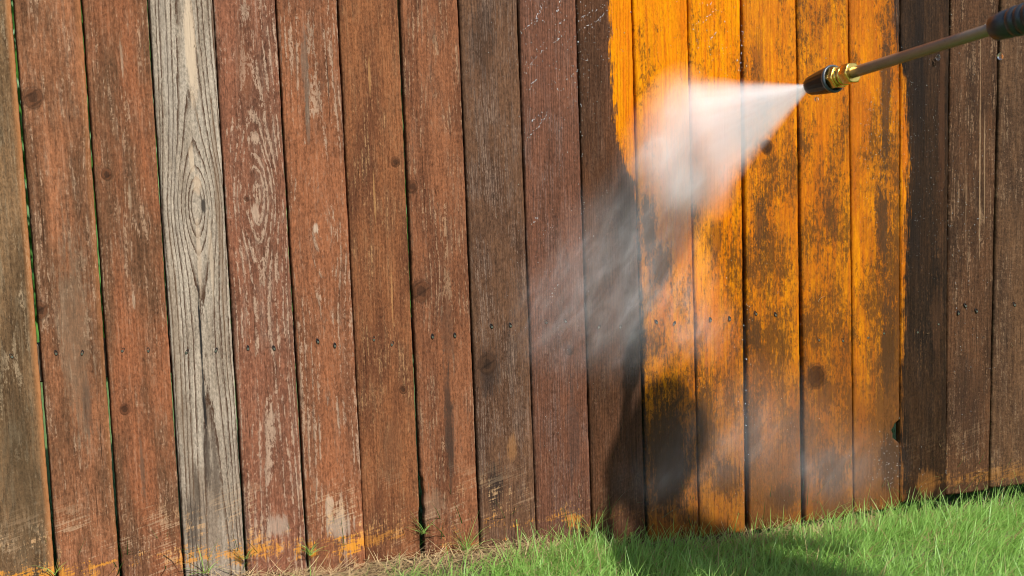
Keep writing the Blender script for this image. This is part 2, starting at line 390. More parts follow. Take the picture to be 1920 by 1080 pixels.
    if p['clean']:
        XL = curve(zn_node(Z), LEFT_EDGE) * 1.6 + 1.0
        XR = curve(zn_node(Z), RIGHT_EDGE) * 1.6 + 1.0
        rag = (noise(vec(X * 260.0, 3.0, Z * 18.0), 1.0, 4, 0.65) - 0.5) * 0.040 + (noise(vec(X * 30.0, 4.0, Z * 22.0), 1.0, 4, 0.65) - 0.5) * 0.034
        inside = sstep(-0.005, 0.006, X - XL + rag * 1.2 + (fib - 0.5) * 0.016) * sstep(-0.009, 0.009, XR - X + rag * 1.3 + (fib - 0.5) * 0.02)
        oc = mixc(sstep(0.36, 0.62, blo * 0.5 + fibm * 0.5), col(*ORA, k=0.60), col(*ORB, k=0.58))
        oc = mixc(p['amber'] * sstep(0.30, 0.62, blo2 * 0.5 + fibm * 0.5), oc, col(178, 96, 18))
        oc = mixc(dline * 0.4, oc, col(186, 88, 14))
        oc = scale_c(oc, 1.0 + (fib - 0.5) * 0.9 + (fibm - 0.5) * 0.8 + (fleck - 0.5) * 0.5 + (grit - 0.5) * 0.6)
        oc = mixc(sstep(0.58, 0.74, fleck * 0.6 + fib * 0.4) * 0.35, oc, col(252, 190, 80))
        # what the jet has left behind: grey-brown mottling, more of it lower down
        low = sstep(1.10, 0.15, Z)
        amt = p['dirt'] + low * 0.26 + x * p['dirtx'] + (noise(vec(X * 11.0, 5.0 + sd, Z * 5.0), 1.0, 3, 0.6) - 0.5) * 1.5
        mot = (noise(vec(X * 130.0, 8.0 + sd, Z * 60.0), 1.0, 8, 0.80, 0.4) - 0.5) * 1.1 + (fib - 0.5) * 0.45 + (fleck - 0.5) * 0.55
        th = 0.34 - amt * 0.62
        mm = sstep(th - 0.10, th + 0.16, mot)
        dirt = mixc(blo2, col(*DIRT), col(112, 72, 28))
        oc = mixc(mm * 0.85, oc, scale_c(dirt, 0.7 + fib * 0.6))
        film = sstep(-0.12, 0.20, (blo - 0.5) * 0.7 + (blo2 - 0.5) * 0.6 + (fib - 0.5) * 0.7 + (fleck - 0.5) * 0.5 + low * 0.20 - 0.10)
        oc = mixc(film * low * 0.70, oc, scale_c(mixc(0.45, scale_c(oc, 0.60), col(150, 88, 38)), 0.6 + fib * 0.4 + fleck * 0.4))
        low2 = sstep(0.52, 0.08, Z + (blo - 0.5) * 0.3 + (blo2 - 0.5) * 0.2)
        oc = mixc(low2 * 0.62, oc, scale_c(mixc(blo2, col(98, 66, 40), col(152, 102, 58)), 0.55 + fib * 0.5 + fleck * 0.4))
        sp2 = sstep(0.06, 0.20, (noise(vec(X * 170.0, 12.0 + sd, Z * 70.0), 1.0, 5, 0.75, 0.6) - 0.5) * 0.9 + (fib - 0.5) * 0.4 + (blo2 - 0.5) * 0.5 + (amt - 0.5) * 0.25)
        oc = mixc(sp2 * 0.55, oc, col(86, 52, 22))
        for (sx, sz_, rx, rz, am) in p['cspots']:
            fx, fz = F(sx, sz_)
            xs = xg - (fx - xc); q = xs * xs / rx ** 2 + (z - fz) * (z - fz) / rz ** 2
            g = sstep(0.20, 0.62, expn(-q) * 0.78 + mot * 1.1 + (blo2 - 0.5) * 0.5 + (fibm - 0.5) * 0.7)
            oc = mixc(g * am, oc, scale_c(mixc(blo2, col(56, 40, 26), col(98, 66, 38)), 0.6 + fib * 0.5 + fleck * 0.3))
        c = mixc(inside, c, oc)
    # scrape marks of the string trimmer near the ground, down to bright wood
    if p['scuff']:
        tilt = Z - X * 0.05 + x * -0.16
        sn = noise(vec(X * 14.0, 2.0, tilt * 150.0), 1.0, 5, 0.7, 0.5)
        pat = noise(vec(X * 8.0, 6.0, Z * 10.0), 1.0, 2, 0.5)
        hi = sstep(0.22, 0.08, Z)
        zz_ = Z - 0.046 + (pat - 0.5) * 0.05
        band = expn((zz_ * zz_) / (-0.0005))
        g = sstep(0.05, 0.20, (sn - 0.5) * 0.9 + (pat - 0.5) * 0.9 + band * 0.17 + (blo2 - 0.5) * 0.8 + (fleck - 0.5) * 1.0 + (fib - 0.5) * 0.5 - 0.10) * hi
        sc_c = mixc(sstep(0.05, 0.12, Z + (pat - 0.5) * 0.08), col(*SCUFF), col(226, 178, 128))
        c = mixc(g * p['scuff'], c, scale_c(sc_c, 0.62 + fib * 0.7))
        s2 = noise(vec(X * 12.0 + 3.0, 4.0, (Z - X * 0.10 - x * 0.18) * 210.0), 1.0, 3, 0.6, 0.4)
        p2 = noise(vec(X * 7.0 + 5.0, 9.0, Z * 8.0), 1.0, 2, 0.5)
        g2 = sstep(0.10, 0.24, (s2 - 0.5) * 1.0 + (p2 - 0.5) * 1.2 + (fleck - 0.5) * 0.6 + (fib - 0.5) * 0.4) * sstep(0.24, 0.12, Z)
        c = mixc(g2 * (p['scuff'] * (0.7 if 1 <= i <= 7 else 0.3)), c, scale_c(mixc(0.0, col(216, 178, 140), col(216, 178, 140)), 0.7 + fib * 0.5))
    if kmask is not None:
        kn_ = noise(vec(x * 90.0, sd + 30, z * 70.0), 1.0, 4, 0.65)
        kr_ = frac(kring * 2.4 + kn_ * 1.6)
        k1, k2 = (p['A'], p['B']) if not p['clean'] else ((116, 68, 26), (54, 36, 18))
        kc = mixc(sstep(0.3, 0.95, kr_) * 0.55, scale_c(mixc(0.0, col(*k1), col(*k1)), 0.75), scale_c(mixc(0.0, col(*k2), col(*k2)), 0.6))
        kc = mixc(sstep(0.95, 0.2, kring + (kn_ - 0.5) * 0.8) * 0.75, kc, col(50, 36, 27))
        kc = mixc(sstep(0.16, 0.04, absv((z * 0.9 - x * 0.55 + (kn_ - 0.5) * 0.006) * 40.0 - mth('ROUND', (z * 0.9 - x * 0.55) * 40.0))) * 0.5, kc, col(34, 22, 15))
        c = mixc(kmask * 0.9, c, scale_c(kc, 0.45 + fleck * 0.75))
        c = mixc(sstep(0.22, 0.0, absv(kring - 1.05 + (kn_ - 0.5) * 0.5)) * 0.5, c, col(62, 40, 27))
    S.tree.links.new(c.k, b.inputs['Base Color'])
    # relief
    h = grit * 0.45 + line * 0.35 + fib * 0.35 + fibm * 0.35 + saw * (0.25 + p['saw'] * 0.45) + fleck * 0.3 - dl * 0.4 - chk * 0.8
    if kmask is not None: h = h + kmask * 0.5
    bump(h, 0.75, 0.0016, b)
    ro = 0.88 - wet * 0.30
    rough = (ro - 0.12 * wet) + (blo2 - 0.5) * 0.5 * wet + fib * 0.12
    S.tree.links.new(sat(rough).k, b.inputs['Roughness'])
    b.inputs['Specular IOR Level'].default_value = 0.05 if p['clean'] and p['amber'] < 0.5 else 0.10
    return m

def zn_node(Z): return (Z + 0.1) / 1.7

def wig(z, seed, a):
    return a * (0.5 * math.sin(z * 23 + seed) + 0.3 * math.sin(z * 61 + seed * 2.3) + 0.35 * math.sin(z * 137 + seed * 1.7) + 0.3 * math.sin(z * 290 + seed * 3.1))

def board_mesh(i, left, right, zb, xc):
    zs = list(np.arange(zb, 1.45, 0.006)) + list(np.arange(1.455, ZT - 0.001, 0.03)) + [ZT]
    us = [0.0, 0.018, 0.05] + list(np.linspace(0.12, 0.88, 9)) + [0.95, 0.982, 1.0]
    nu = len(us); V = []; Fc = []
    cup = random.uniform(-0.0012, 0.0012); off = random.uniform(-0.0014, 0.0012); tw = random.uniform(-0.001, 0.001)
    T = 0.017
    kx, kz = F(1686, 809)
    for z in zs:
        l = left(z) + wig(z, i * 1.3, 0.0007); r = right(z) + wig(z, i * 2.1 + 4, 0.0007)
        if i == 15:
            q = (z - kz) / 0.0285
            if abs(q) < 1: r -= 0.0215 * math.sqrt(1 - q * q) * (1 + 0.12 * math.sin(q * 9))
        if i == 7 and z < 0.19:
            l += 0.0055 * min(1, (0.19 - z) / 0.012) * (1 + 0.35 * math.sin(z * 140)) * (1.0 if z > 0.03 else 0.4)
        if i == 6 and z < 0.13: r -= 0.0015 * (1 + math.sin(z * 90))
        zz = z
        for k, u in enumerate(us):
            x = l + (r - l) * u
            yy = off + cup * (2 * u - 1) ** 2 + tw * (2 * u - 1) * (z - 0.6) + 0.0006 * math.sin(z * 5 + i)
            if k in (0, nu - 1): yy += 0.0028 + abs(wig(z, i + k, 0.0006))
            elif k in (1, nu - 2): yy += 0.0007
            V.append((x - xc, yy, zz + (wig(u * 0.14, i, 0.0012) if z == zs[0] else 0)))
    nz = len(zs)
    for a in range(nz - 1):
        for k in range(nu - 1):
            p = a * nu + k
            Fc.append((p, p + 1, p + nu + 1, p + nu))
    # back
    o = len(V)
    for a, z in enumerate(zs):
        for k in (0, nu - 1):
            v = V[a * nu + k]; V.append((v[0] - (0.0042 if k == 0 else 0.0002), off + T, v[2]))   # left edge skewed behind, shaped to keep the gaps dark
    for a in range(nz - 1):
        bl, br, tl, tr = o + 2 * a, o + 2 * a + 1, o + 2 * a + 2, o + 2 * a + 3
        Fc.append((br, bl, tl, tr))
        p = a * nu
        Fc.append((bl, p, p + nu, tl))
        p = a * nu + nu - 1
        Fc.append((p, br, tr, p + nu))
    Fc.append(tuple([o] + [o + 1] + [k for k in range(nu - 1, -1, -1)]))
    e = (nz - 1)
    Fc.append(tuple([e * nu + k for k in range(nu)] + [o + 2 * e + 1, o + 2 * e]))
    me = mesh('board', V, Fc)
    return me

# ------------------------------------------------------------------ ground
def gz(x, y):
    x = np.asarray(x, float); y = np.asarray(y, float)
    base = -0.020 - 0.026 * np.clip((x - 0.95) / 0.5, 0, 1) * (1.0 - 0.0 * y) - 0.004 * np.clip((x - 1.5) / 0.8, 0, 1)
    near = np.clip(1 - np.abs(y) / 8, 0, 1)
    return base + near * (0.006 * np.sin(x * 7.1 + y * 3) + 0.005 * np.sin(y * 11 - x * 4.3) + 0.004 * np.sin(x * 19 + y * 23))

def build_ground():
    ax = np.concatenate([-np.geomspace(400, 3.2, 16), np.linspace(-3, 6, 140), np.geomspace(6.3, 400, 16)])
    ay = np.concatenate([-np.geomspace(400, 4.2, 16), np.linspace(-4, 4, 130), np.geomspace(4.2, 400, 16)])
    gx, gy = np.meshgrid(ax, ay)
    V = np.stack([gx, gy, gz(gx, gy)], -1).reshape(-1, 3)
    n = len(ax); m = len(ay)
    idx = np.arange(n * m).reshape(m, n)
    Fq = np.stack([idx[:-1, :-1], idx[:-1, 1:], idx[1:, 1:], idx[1:, :-1]], -1).reshape(-1, 4)
    m_, b = new_mat('soil_and_turf')
    X, Y, Z = wxyz()
    n1 = noise(vec(X, Y, 0.0), 6.0, 6, 0.6); n2 = noise(vec(X, Y, 1.0), 90.0, 5, 0.65); n3 = noise(vec(X * 1.0, Y * 1.0, 3.0), 260.0, 3, 0.6)
    soil = mixc(n2, col(72, 52, 34), col(150, 116, 80))
    turf = mixc(n2, (0.05, 0.10, 0.02, 1), (0.14, 0.22, 0.06, 1))
    bare = sstep(0.35, 0.02, absv(Y)) * sstep(0.30, 0.55, n1 + 0.1)
    c = mixc(bare, turf, soil)
    c = scale_c(c, 0.6 + n3 * 0.8)
    S.tree.links.new(c.k, b.inputs['Base Color']); b.inputs['Roughness'].default_value = 0.95
    bump(n2 + n3, 0.8, 0.01, b)
    o = link('ground', fast_mesh('ground', V, Fq), m_)
    tag(o, kind='structure', label='soil and lawn under the grass', cat='ground')
    del o['category'], o['label']
build_ground()

# ------------------------------------------------------------------ fence
fence = empty('wooden_fence', (1.2, 0.0, 0.0))
tag(fence, 'weathered vertical cedar board fence, half washed to bright orange by the jet', 'fence')
NAILMAT_HOLE = simple_mat('nail_hole_shadowed_wood', col(40, 26, 18), 0.9)
NAILMAT_HEAD = simple_mat('galvanised_nail', (0.30, 0.29, 0.28, 1), 0.45, 0.85)

def nail_mesh():
    bm = bmesh.new()
    n = 10
    # crushed wood round the nail: a shallow irregular ring, the head sunk in it and standing 1 mm proud at its lower side
    outer = [bm.verts.new((0.0036 * math.cos(t) * random.uniform(.8, 1.15), -0.0011, 0.0062 * math.sin(t) * random.uniform(.85, 1.2) + 0.0012)) for t in [2 * math.pi * k / n for k in range(n)]]
    base = [bm.verts.new((v.co.x * 1.15, 0.004, v.co.z * 1.1)) for v in outer]
    cen = bm.verts.new((0, 0.0015, 0.001))
    for k in range(n):
        a, b2 = outer[k], outer[(k + 1) % n]
        bm.faces.new((a, b2, cen)).material_index = 0
        bm.faces.new((b2, a, base[k], base[(k + 1) % n])).material_index = 0
    hd = [bm.verts.new((0.0024 * math.cos(t), -0.0016 - 0.0010 * math.sin(t), 0.0026 * math.sin(t) - 0.0014)) for t in [2 * math.pi * k / 8 for k in range(8)]]
    hb = [bm.verts.new((v.co.x, 0.004, v.co.z)) for v in hd]
    bm.faces.new(hd).material_index = 1
    for k in range(8):
        bm.faces.new((hd[(k + 1) % 8], hd[k], hb[k], hb[(k + 1) % 8])).material_index = 1
    bmesh.ops.recalc_face_normals(bm, faces=bm.faces)
    me = bpy.data.meshes.new('nail'); bm.to_mesh(me); bm.free()
    me.materials.append(NAILMAT_HOLE); me.materials.append(NAILMAT_HEAD)
    return me
NAIL = nail_mesh()

def build_fence():
    edges = [(edge_fn(t[0], b[0]), edge_fn(t[1], b[1])) for t, b in zip(TOPX, BOTX)]
    for i in sorted(BOARDS):
        if i <= -1 or i >= 19:
            x0 = (i - 1) * 0.1425 + (0.0 if i < 0 else 0.0)
            if i >= 19: x0 = edges[17][1](0.7) + (i - 18) * 0.1425
            left = (lambda z, a=x0: a + 0.003); right = (lambda z, a=x0: a + 0.1395)
        elif i == 0:
            right = edges[0][0]; left = (lambda z, rr=edges[0][0]: rr(z) - 0.138)
        elif i == 18:
            left = edges[17][1]; right = (lambda z, ll=edges[17][1]: ll(z) + 0.138)
        else:
            left = edges[i - 1][1]; right = edges[i][0]
        if i in BOTTOM_PX: zb = F(*BOTTOM_PX[i])[1]
        else: zb = -0.034 + random.uniform(-0.004, 0.004)
        xc = 0.5 * (left(0.7) + right(0.7))
        me = board_mesh(i, left, right, zb, xc)
        o = link('board', me, board_material(i, BOARDS[i], xc), fence, (xc - 1.2, 0, 0))
        for (nx, ny) in NAILS.get(i, [(None, 0), (None, 1)]):
            if nx is None: px_, pz_ = random.uniform(-.04, -.02) + 0.06 * ny, 0.53
            else:
                fx, fz = F(nx, ny); px_, pz_ = fx - xc, fz
            nl = link('nail', NAIL, None, o, (px_, -0.0006, pz_))
            nl.rotation_euler = (0, random.uniform(-0.6, 0.6), 0)
    back = simple_mat('unstained_rail_timber', col(120, 96, 72), 0.9)
    for z in (0.53, 1.58):
        bm = bmesh.new(); bmesh.ops.create_cube(bm, size=1.0)
        for v in bm.verts: v.co = Vector((v.co.x * 3.78, v.co.y * 0.038, v.co.z * 0.088))
        bmesh.ops.bevel(bm, geom=bm.edges[:], offset=0.004, segments=1, affect='EDGES')
        me = bpy.data.meshes.new('rail'); bm.to_mesh(me); bm.free()
        link('rail', me, back, fence, (0.01, 0.039, z))
    for x in (-0.62, 1.71, 3.04):
        bm = bmesh.new(); bmesh.ops.create_cube(bm, size=1.0)
        for v in bm.verts: v.co = Vector((v.co.x * 0.089, v.co.y * 0.089, v.co.z * 2.0))
        bmesh.ops.bevel(bm, geom=bm.edges[:], offset=0.005, segments=1, affect='EDGES')
        me = bpy.data.meshes.new('post'); bm.to_mesh(me); bm.free()
        link('post', me, back, fence, (x - 1.2, 0.104, 0.85))
build_fence()

# ------------------------------------------------------------------ grass
def grass_mat(name, g1, g2, tip, trans=0.35):
    m, b = new_mat(name)
    r = attr_f('rnd'); t = attr_f('tt')
    c = mixc(r, g1, g2)
    c = mixc(sstep(0.80, 1.0, t) * sstep(0.55, 0.9, r), c, tip)
    c = mixc(sstep(0.88, 0.97, r), c, (0.34, 0.25, 0.11, 1))
    S.tree.links.new(c.k, b.inputs['Base Color'])
    b.inputs['Roughness'].default_value = 0.45; b.inputs['Specular IOR Level'].default_value = 0.4
    tr = S.tree.nodes.new('ShaderNodeBsdfTranslucent'); S.tree.links.new(scale_c(c, 1.2).k, tr.inputs[0])
    mixn = S.tree.nodes.new('ShaderNodeMixShader'); mixn.inputs[0].default_value = trans
    S.tree.links.new(b.outputs[0], mixn.inputs[1]); S.tree.links.new(tr.outputs[0], mixn.inputs[2])
    S.tree.links.new(mixn.outputs[0], S.tree.nodes['Material Output'].inputs[0])
    return m

def blades(x, y, z, h, w, lean, leandir, curl, seg=4, rng=RNG):
    """one mesh of thin bent blades; arrays of equal length"""
    n = len(x)
    ts = np.linspace(0, 1, seg + 1)
    face = leandir + np.pi / 2 + rng.normal(0, 0.5, n)
    V = np.zeros((n, seg + 1, 2, 3)); 
    for k, t in enumerate(ts):
        ang = lean + curl * t
        if k == 0:
            px, pz = np.zeros(n), np.zeros(n)
        else:
            px = px + np.sin(ang) * h / seg; pz = pz + np.cos(ang) * h / seg
        wid = w * (1 - t ** 1.8) * 0.5 + 0.00015
        cx, cy = x + np.cos(leandir) * px, y + np.sin(leandir) * px
        for s, sg in ((0, -1), (1, 1)):
            V[:, k, s, 0] = cx + sg * np.cos(face) * wid
            V[:, k, s, 1] = cy + sg * np.sin(face) * wid
            V[:, k, s, 2] = z + pz
    base = (np.arange(n) * (seg + 1) * 2)[:, None]
    q = []
    for k in range(seg):
        q.append(base + np.array([[2 * k, 2 * k + 1, 2 * k + 3, 2 * k + 2]]))
    Fq = np.stack(q, 1).reshape(-1, 4)
    tt = np.tile(np.repeat(ts, 2), n)
    return V.reshape(-1, 3), Fq, tt

GREEN = grass_mat('lawn_grass', (0.165, 0.310, 0.050, 1), (0.340, 0.560, 0.135, 1), (0.58, 0.54, 0.22, 1), 0.5)
SHADE = grass_mat('grass_shade_tinted', (0.030, 0.09, 0.015, 1), (0.07, 0.16, 0.03, 1), (0.2, 0.22, 0.08, 1))  # darker copy of the grass, the fence's shade put into its colour
STRAW = grass_mat('dry_straw', (0.30, 0.20, 0.095, 1), (0.46, 0.34, 0.18, 1), (0.5, 0.38, 0.2, 1), 0.15)

def green_density(x, y):
    """1 where the lawn is thick; thin on the bare strip by the fence at the left"""
    d = -y
    bare = np.clip((1.30 - x) / 0.28, 0, 1)
    strip = 0.015 + 0.10 * bare + 0.03 * np.sin(x * 9)
    dens = np.clip((d - strip * 0.6) / (strip + 0.02), 0, 1)
    patch = 0.5 + 0.5 * np.sin(x * 13 + 1.3 * np.sin(y * 17)) * np.sin(y * 15 + x * 5)
    hole = np.exp(-(((x - 1.93) / 0.16) ** 2 + ((y + 0.05) / 0.05) ** 2)) + 0.8 * np.exp(-(((x - 1.66) / 0.16) ** 2 + ((y + 0.06) / 0.05) ** 2))
    return np.clip(dens * (0.55 + 0.45 * patch) * (1 - 0.8 * hole), 0.0, 1)

def scatter(n, x0, x1, y0, y1, dens=None):
    x = RNG.uniform(x0, x1, n); y = RNG.uniform(y0, y1, n)
    if dens is not None:
        k = RNG.uniform(0, 1, n) < dens(x, y); x, y = x[k], y[k]
    return x, y

def build_grass():
    parts = []
    for (n, box) in ((36000, (0.75, 2.95, -0.75, 0.0)), (22000, (-1.6, 4.6, -2.4, 0.0)), (4500, (1.0, 2.7, -0.2, -0.005))):
        x, y = scatter(n, *box, dens=green_density)
        k = len(x)
        right = np.clip((x - 1.5) / 0.9, 0, 1)
        clump = 0.5 + 0.5 * np.sin(x * 31 + 2 * np.sin(y * 23)) * np.sin(y * 29 + x * 11)
        h = (0.046 + 0.034 * RNG.uniform(0, 1, k) + 0.034 * right + 0.022 * clump) * (0.65 + 0.6 * RNG.uniform(0, 1, k) ** 2)
        lean = np.abs(RNG.normal(0.42, 0.30, k)) + 0.32 * right
        ldir = np.where(RNG.uniform(0, 1, k) < 0.35 + 0.5 * right, RNG.normal(0.15, 0.6, k), RNG.uniform(-np.pi, np.pi, k))
        curl = np.abs(RNG.normal(0.9, 0.6, k))
        w = RNG.uniform(0.0012, 0.0031, k)
        V, Q, tt = blades(x, y, gz(x, y) - 0.004, h, w, lean, ldir, curl)
        rnd = np.clip(0.46 + 0.34 * (clump - 0.5) + RNG.normal(0, 0.27, k) + 0.06 * right, 0, 1)
        parts.append((V, Q, tt, np.repeat(rnd, 10)))
    # tall stems here and there, against the boards
    x, y = scatter(420, 1.02, 2.75, -0.14, -0.012)
    k = len(x); h = RNG.uniform(0.06, 0.115, k) * (0.8 + 0.35 * np.exp(-((x - 1.22) / 0.15) ** 2))
    V, Q, tt = blades(x, y, gz(x, y) - 0.003, h, RNG.uniform(0.0013, 0.0026, k), np.abs(RNG.normal(0.2, 0.2, k)), RNG.uniform(-np.pi, np.pi, k), np.abs(RNG.normal(0.6, 0.4, k)))
    parts.append((V, Q, tt, np.repeat(RNG.uniform(0.1, 0.95, k), 10)))
    join_blades('lawn_grass', parts, GREEN, 'fresh green lawn grass growing along the foot of the fence', 'grass')
    # behind the fence
    parts = []
    x, y = scatter(9000, -0.8, 2.8, 0.03, 0.5)
    k = len(x)
    V, Q, tt = blades(x, y, gz(x, y) - 0.004, RNG.uniform(0.06, 0.22, k), RNG.uniform(0.0015, 0.004, k), np.abs(RNG.normal(0.2, 0.2, k)), RNG.uniform(-np.pi, np.pi, k), np.abs(RNG.normal(0.5, 0.4, k)))
    parts.append((V, Q, tt, np.repeat(RNG.uniform(0, 0.85, k), 10)))
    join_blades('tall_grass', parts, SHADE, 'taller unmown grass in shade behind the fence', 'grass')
    # dead straw lying on the bare strip
    parts = []
    def straw_d(x, y):
        left = np.clip((1.42 - x) / 0.35, 0, 1)
        spots = np.exp(-(((x - 1.93) / 0.15) ** 2 + ((y + 0.05) / 0.045) ** 2)) + np.exp(-(((x - 1.62) / 0.18) ** 2 + ((y + 0.05) / 0.05) ** 2)) + 0.6 * np.exp(-(((x - 2.45) / 0.14) ** 2 + ((y + 0.06) / 0.05) ** 2))
        return np.clip(left * np.exp(-((y + 0.055) / 0.07) ** 2) + spots * 0.8 + 0.08, 0, 1)
    x, y = scatter(14000, 0.3, 2.8, -0.32, -0.002, dens=straw_d)
    k = len(x)
    V, Q, tt = blades(x, y, gz(x, y) + RNG.uniform(0.0, 0.022, k), RNG.uniform(0.025, 0.075, k), RNG.uniform(0.001, 0.0024, k), RNG.normal(1.42, 0.22, k), RNG.normal(0.3, 1.3, k), RNG.normal(0.15, 0.3, k), seg=4)
    parts.append((V, Q, tt, np.repeat(RNG.uniform(0, 0.85, k), 10)))
    join_blades('dry_straw', parts, STRAW, 'dry straw coloured clippings strewn on soil below the fence', 'straw')

def join_blades(name, parts, mat, label, cat):
    off = 0; Vs, Qs, T, Rn = [], [], [], []
    for V, Q, tt, r in parts:
        Vs.append(V); Qs.append(Q + off); T.append(tt); Rn.append(r); off += len(V)
    V = np.concatenate(Vs); 
    o = link(name, fast_mesh(name, V, np.concatenate(Qs), {'tt': np.concatenate(T), 'rnd': np.concatenate(Rn)}), mat)
    return tag(o, label, cat, kind='stuff')
build_grass()

def tuft(px, py, n, h, spread, label, yoff=-0.012, dry=0.2):
    p = at(px, py, yoff)
    rng = np.random.default_rng(int(px))
    x = p[0] + rng.normal(0, 0.004, n); y = np.full(n, 0.0) + rng.normal(0, 0.003, n)
    z0 = np.zeros(n)
    V, Q, tt = blades(x - p[0], y, z0, h * rng.uniform(0.45, 1, n), rng.uniform(0.0013, 0.0024, n), np.abs(rng.normal(0.35, spread, n)),
                      np.where(rng.uniform(0, 1, n) < .5, rng.normal(0, .5, n), rng.normal(np.pi, .5, n)), np.abs(rng.normal(0.7, 0.4, n)), rng=rng)
    V[:, 1] = np.minimum(V[:, 1], 0.008)
    r = np.repeat(np.where(rng.uniform(0, 1, n) < dry, 0.95, rng.uniform(0.2, 0.85, n)), 10)
    o = link('grass_tuft', fast_mesh('grass_tuft', V, Q, {'tt': tt, 'rnd': r}), GREEN, None, (p[0], yoff, p[2]))
    tag(o, label, 'grass tuft', 'grass tufts at the foot of the boards')
tuft(100, 1078, 10, 0.065, 0.12, 'short green tuft in the leftmost gap between grey board and red board')
tuft(384, 1075, 16, 0.10, 0.5, 'sparse yellowish tuft spreading in front of the grey weathered board')
tuft(462, 1048, 14, 0.06, 0.3, 'brownish sprig in the gap right of the grey weathered board', dry=0.6)
tuft(582, 1040, 18, 0.055, 0.22, 'yellow green tuft standing in the gap beside the whitish scuffed board')
tuft(795, 1000, 20, 0.07, 0.55, 'grass sprig sprouting from the wide chipped gap in the red boards', dry=0.4)
tuft(875, 1035, 42, 0.11, 0.6, 'bushy green tuft at the left of the dark ridged board', dry=0.25)
tuft(1110, 1005, 16, 0.11, 0.18, 'tall thin green stems in the gap left of the shaded board', dry=0.3)

# ------------------------------------------------------------------ hedge beyond the fence
def build_hedge():
    n = 42000
    x = RNG.uniform(-4.5, 4.5, n); z = RNG.uniform(0.0, 4.0, n) ; y = 2.6 + 0.9 * RNG.uniform(0, 1, n) - 0.35 * np.sin(x * 2.1) * np.sin(z * 2.4)
    z = z * (0.85 + 0.12 * np.sin(x * 3))
    y[:14000] = RNG.uniform(3.7, 4.3, 14000)
    a = RNG.uniform(0, 2 * np.pi, n); tlt = RNG.normal(0, 0.6, n); s = RNG.uniform(0.04, 0.085, n) * (1 + 0.9 * np.clip((y - 2.9) / 0.6, 0, 1))
    ux, uy, uz = np.cos(a), np.sin(a) * 0.6, np.sin(tlt)
    vx, vy, vz = -np.sin(a) * 0.4, np.cos(a) * 0.3, np.cos(tlt)
    V = np.zeros((n, 4, 3))
    for k, (p, q) in enumerate(((0, -1), (0.5, 0), (0, 1), (-0.5, 0))):
        V[:, k, 0] = x + s * (p * ux + q * vx); V[:, k, 1] = y + s * (p * uy + q * vy); V[:, k, 2] = z + s * (p * uz + q * vz)
    Q = np.arange(n * 4).reshape(-1, 4)
    rnd = np.repeat(RNG.uniform(0, 0.86, n), 4)
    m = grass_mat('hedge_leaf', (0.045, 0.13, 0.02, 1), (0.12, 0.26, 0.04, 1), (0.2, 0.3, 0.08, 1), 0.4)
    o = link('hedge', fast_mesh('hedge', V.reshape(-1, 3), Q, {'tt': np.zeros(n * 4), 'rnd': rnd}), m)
    tag(o, 'bright green leafy hedge glimpsed through the fence gaps', 'hedge')
build_hedge()

# ------------------------------------------------------------------ pressure washer wand
TIP = Vector(at(1517, 162, -0.5)); HND = Vector(at(1890, 45, -1.03))
AX = (HND - TIP).normalized()                                   # from the tip back to the hand
def u_at(px):
    for k in range(1200):
        q = np.array(TIP + AX * (k * 0.001)) - CAM
        if 960 + FPX * q.dot(RIGHT) / q.dot(FWD) >= px: return k * 0.001
UG = u_at(1863)                                                 # where the grip begins
wand = empty('pressure_washer_wand', TIP)
wand.rotation_euler = AX.to_track_quat('Z', 'Y').to_euler()
tag(wand, 'pressure washer wand with brown steel lance, brass fittings and black nozzle', 'pressure washer')

def lathe(name, prof, mat, seg=40, fn=None, parent=None):
    V, Q = [], []
    for (u, r) in prof:
        for k in range(seg):
            t = 2 * math.pi * k / seg
            rr = r * (fn(t, u) if fn else 1.0)
            V.append((rr * math.cos(t), rr * math.sin(t), u))
    for a in range(len(prof) - 1):
        for k in range(seg):
            k2 = (k + 1) % seg
            Q.append((a * seg + k, a * seg + k2, (a + 1) * seg + k2, (a + 1) * seg + k))
    Q.append(tuple(range(seg - 1, -1, -1))); Q.append(tuple((len(prof) - 1) * seg + k for k in range(seg)))
    me = mesh(name, V, Q)
    o = link(name, me, mat, parent)
    return o

def autosmooth(o, ang=35):
    me = o.data
    bm = bmesh.new(); bm.from_mesh(me)
    for e in bm.edges:
        if len(e.link_faces) == 2 and e.calc_face_angle(0) > math.radians(ang): e.smooth = False
    bm.to_mesh(me); bm.free()

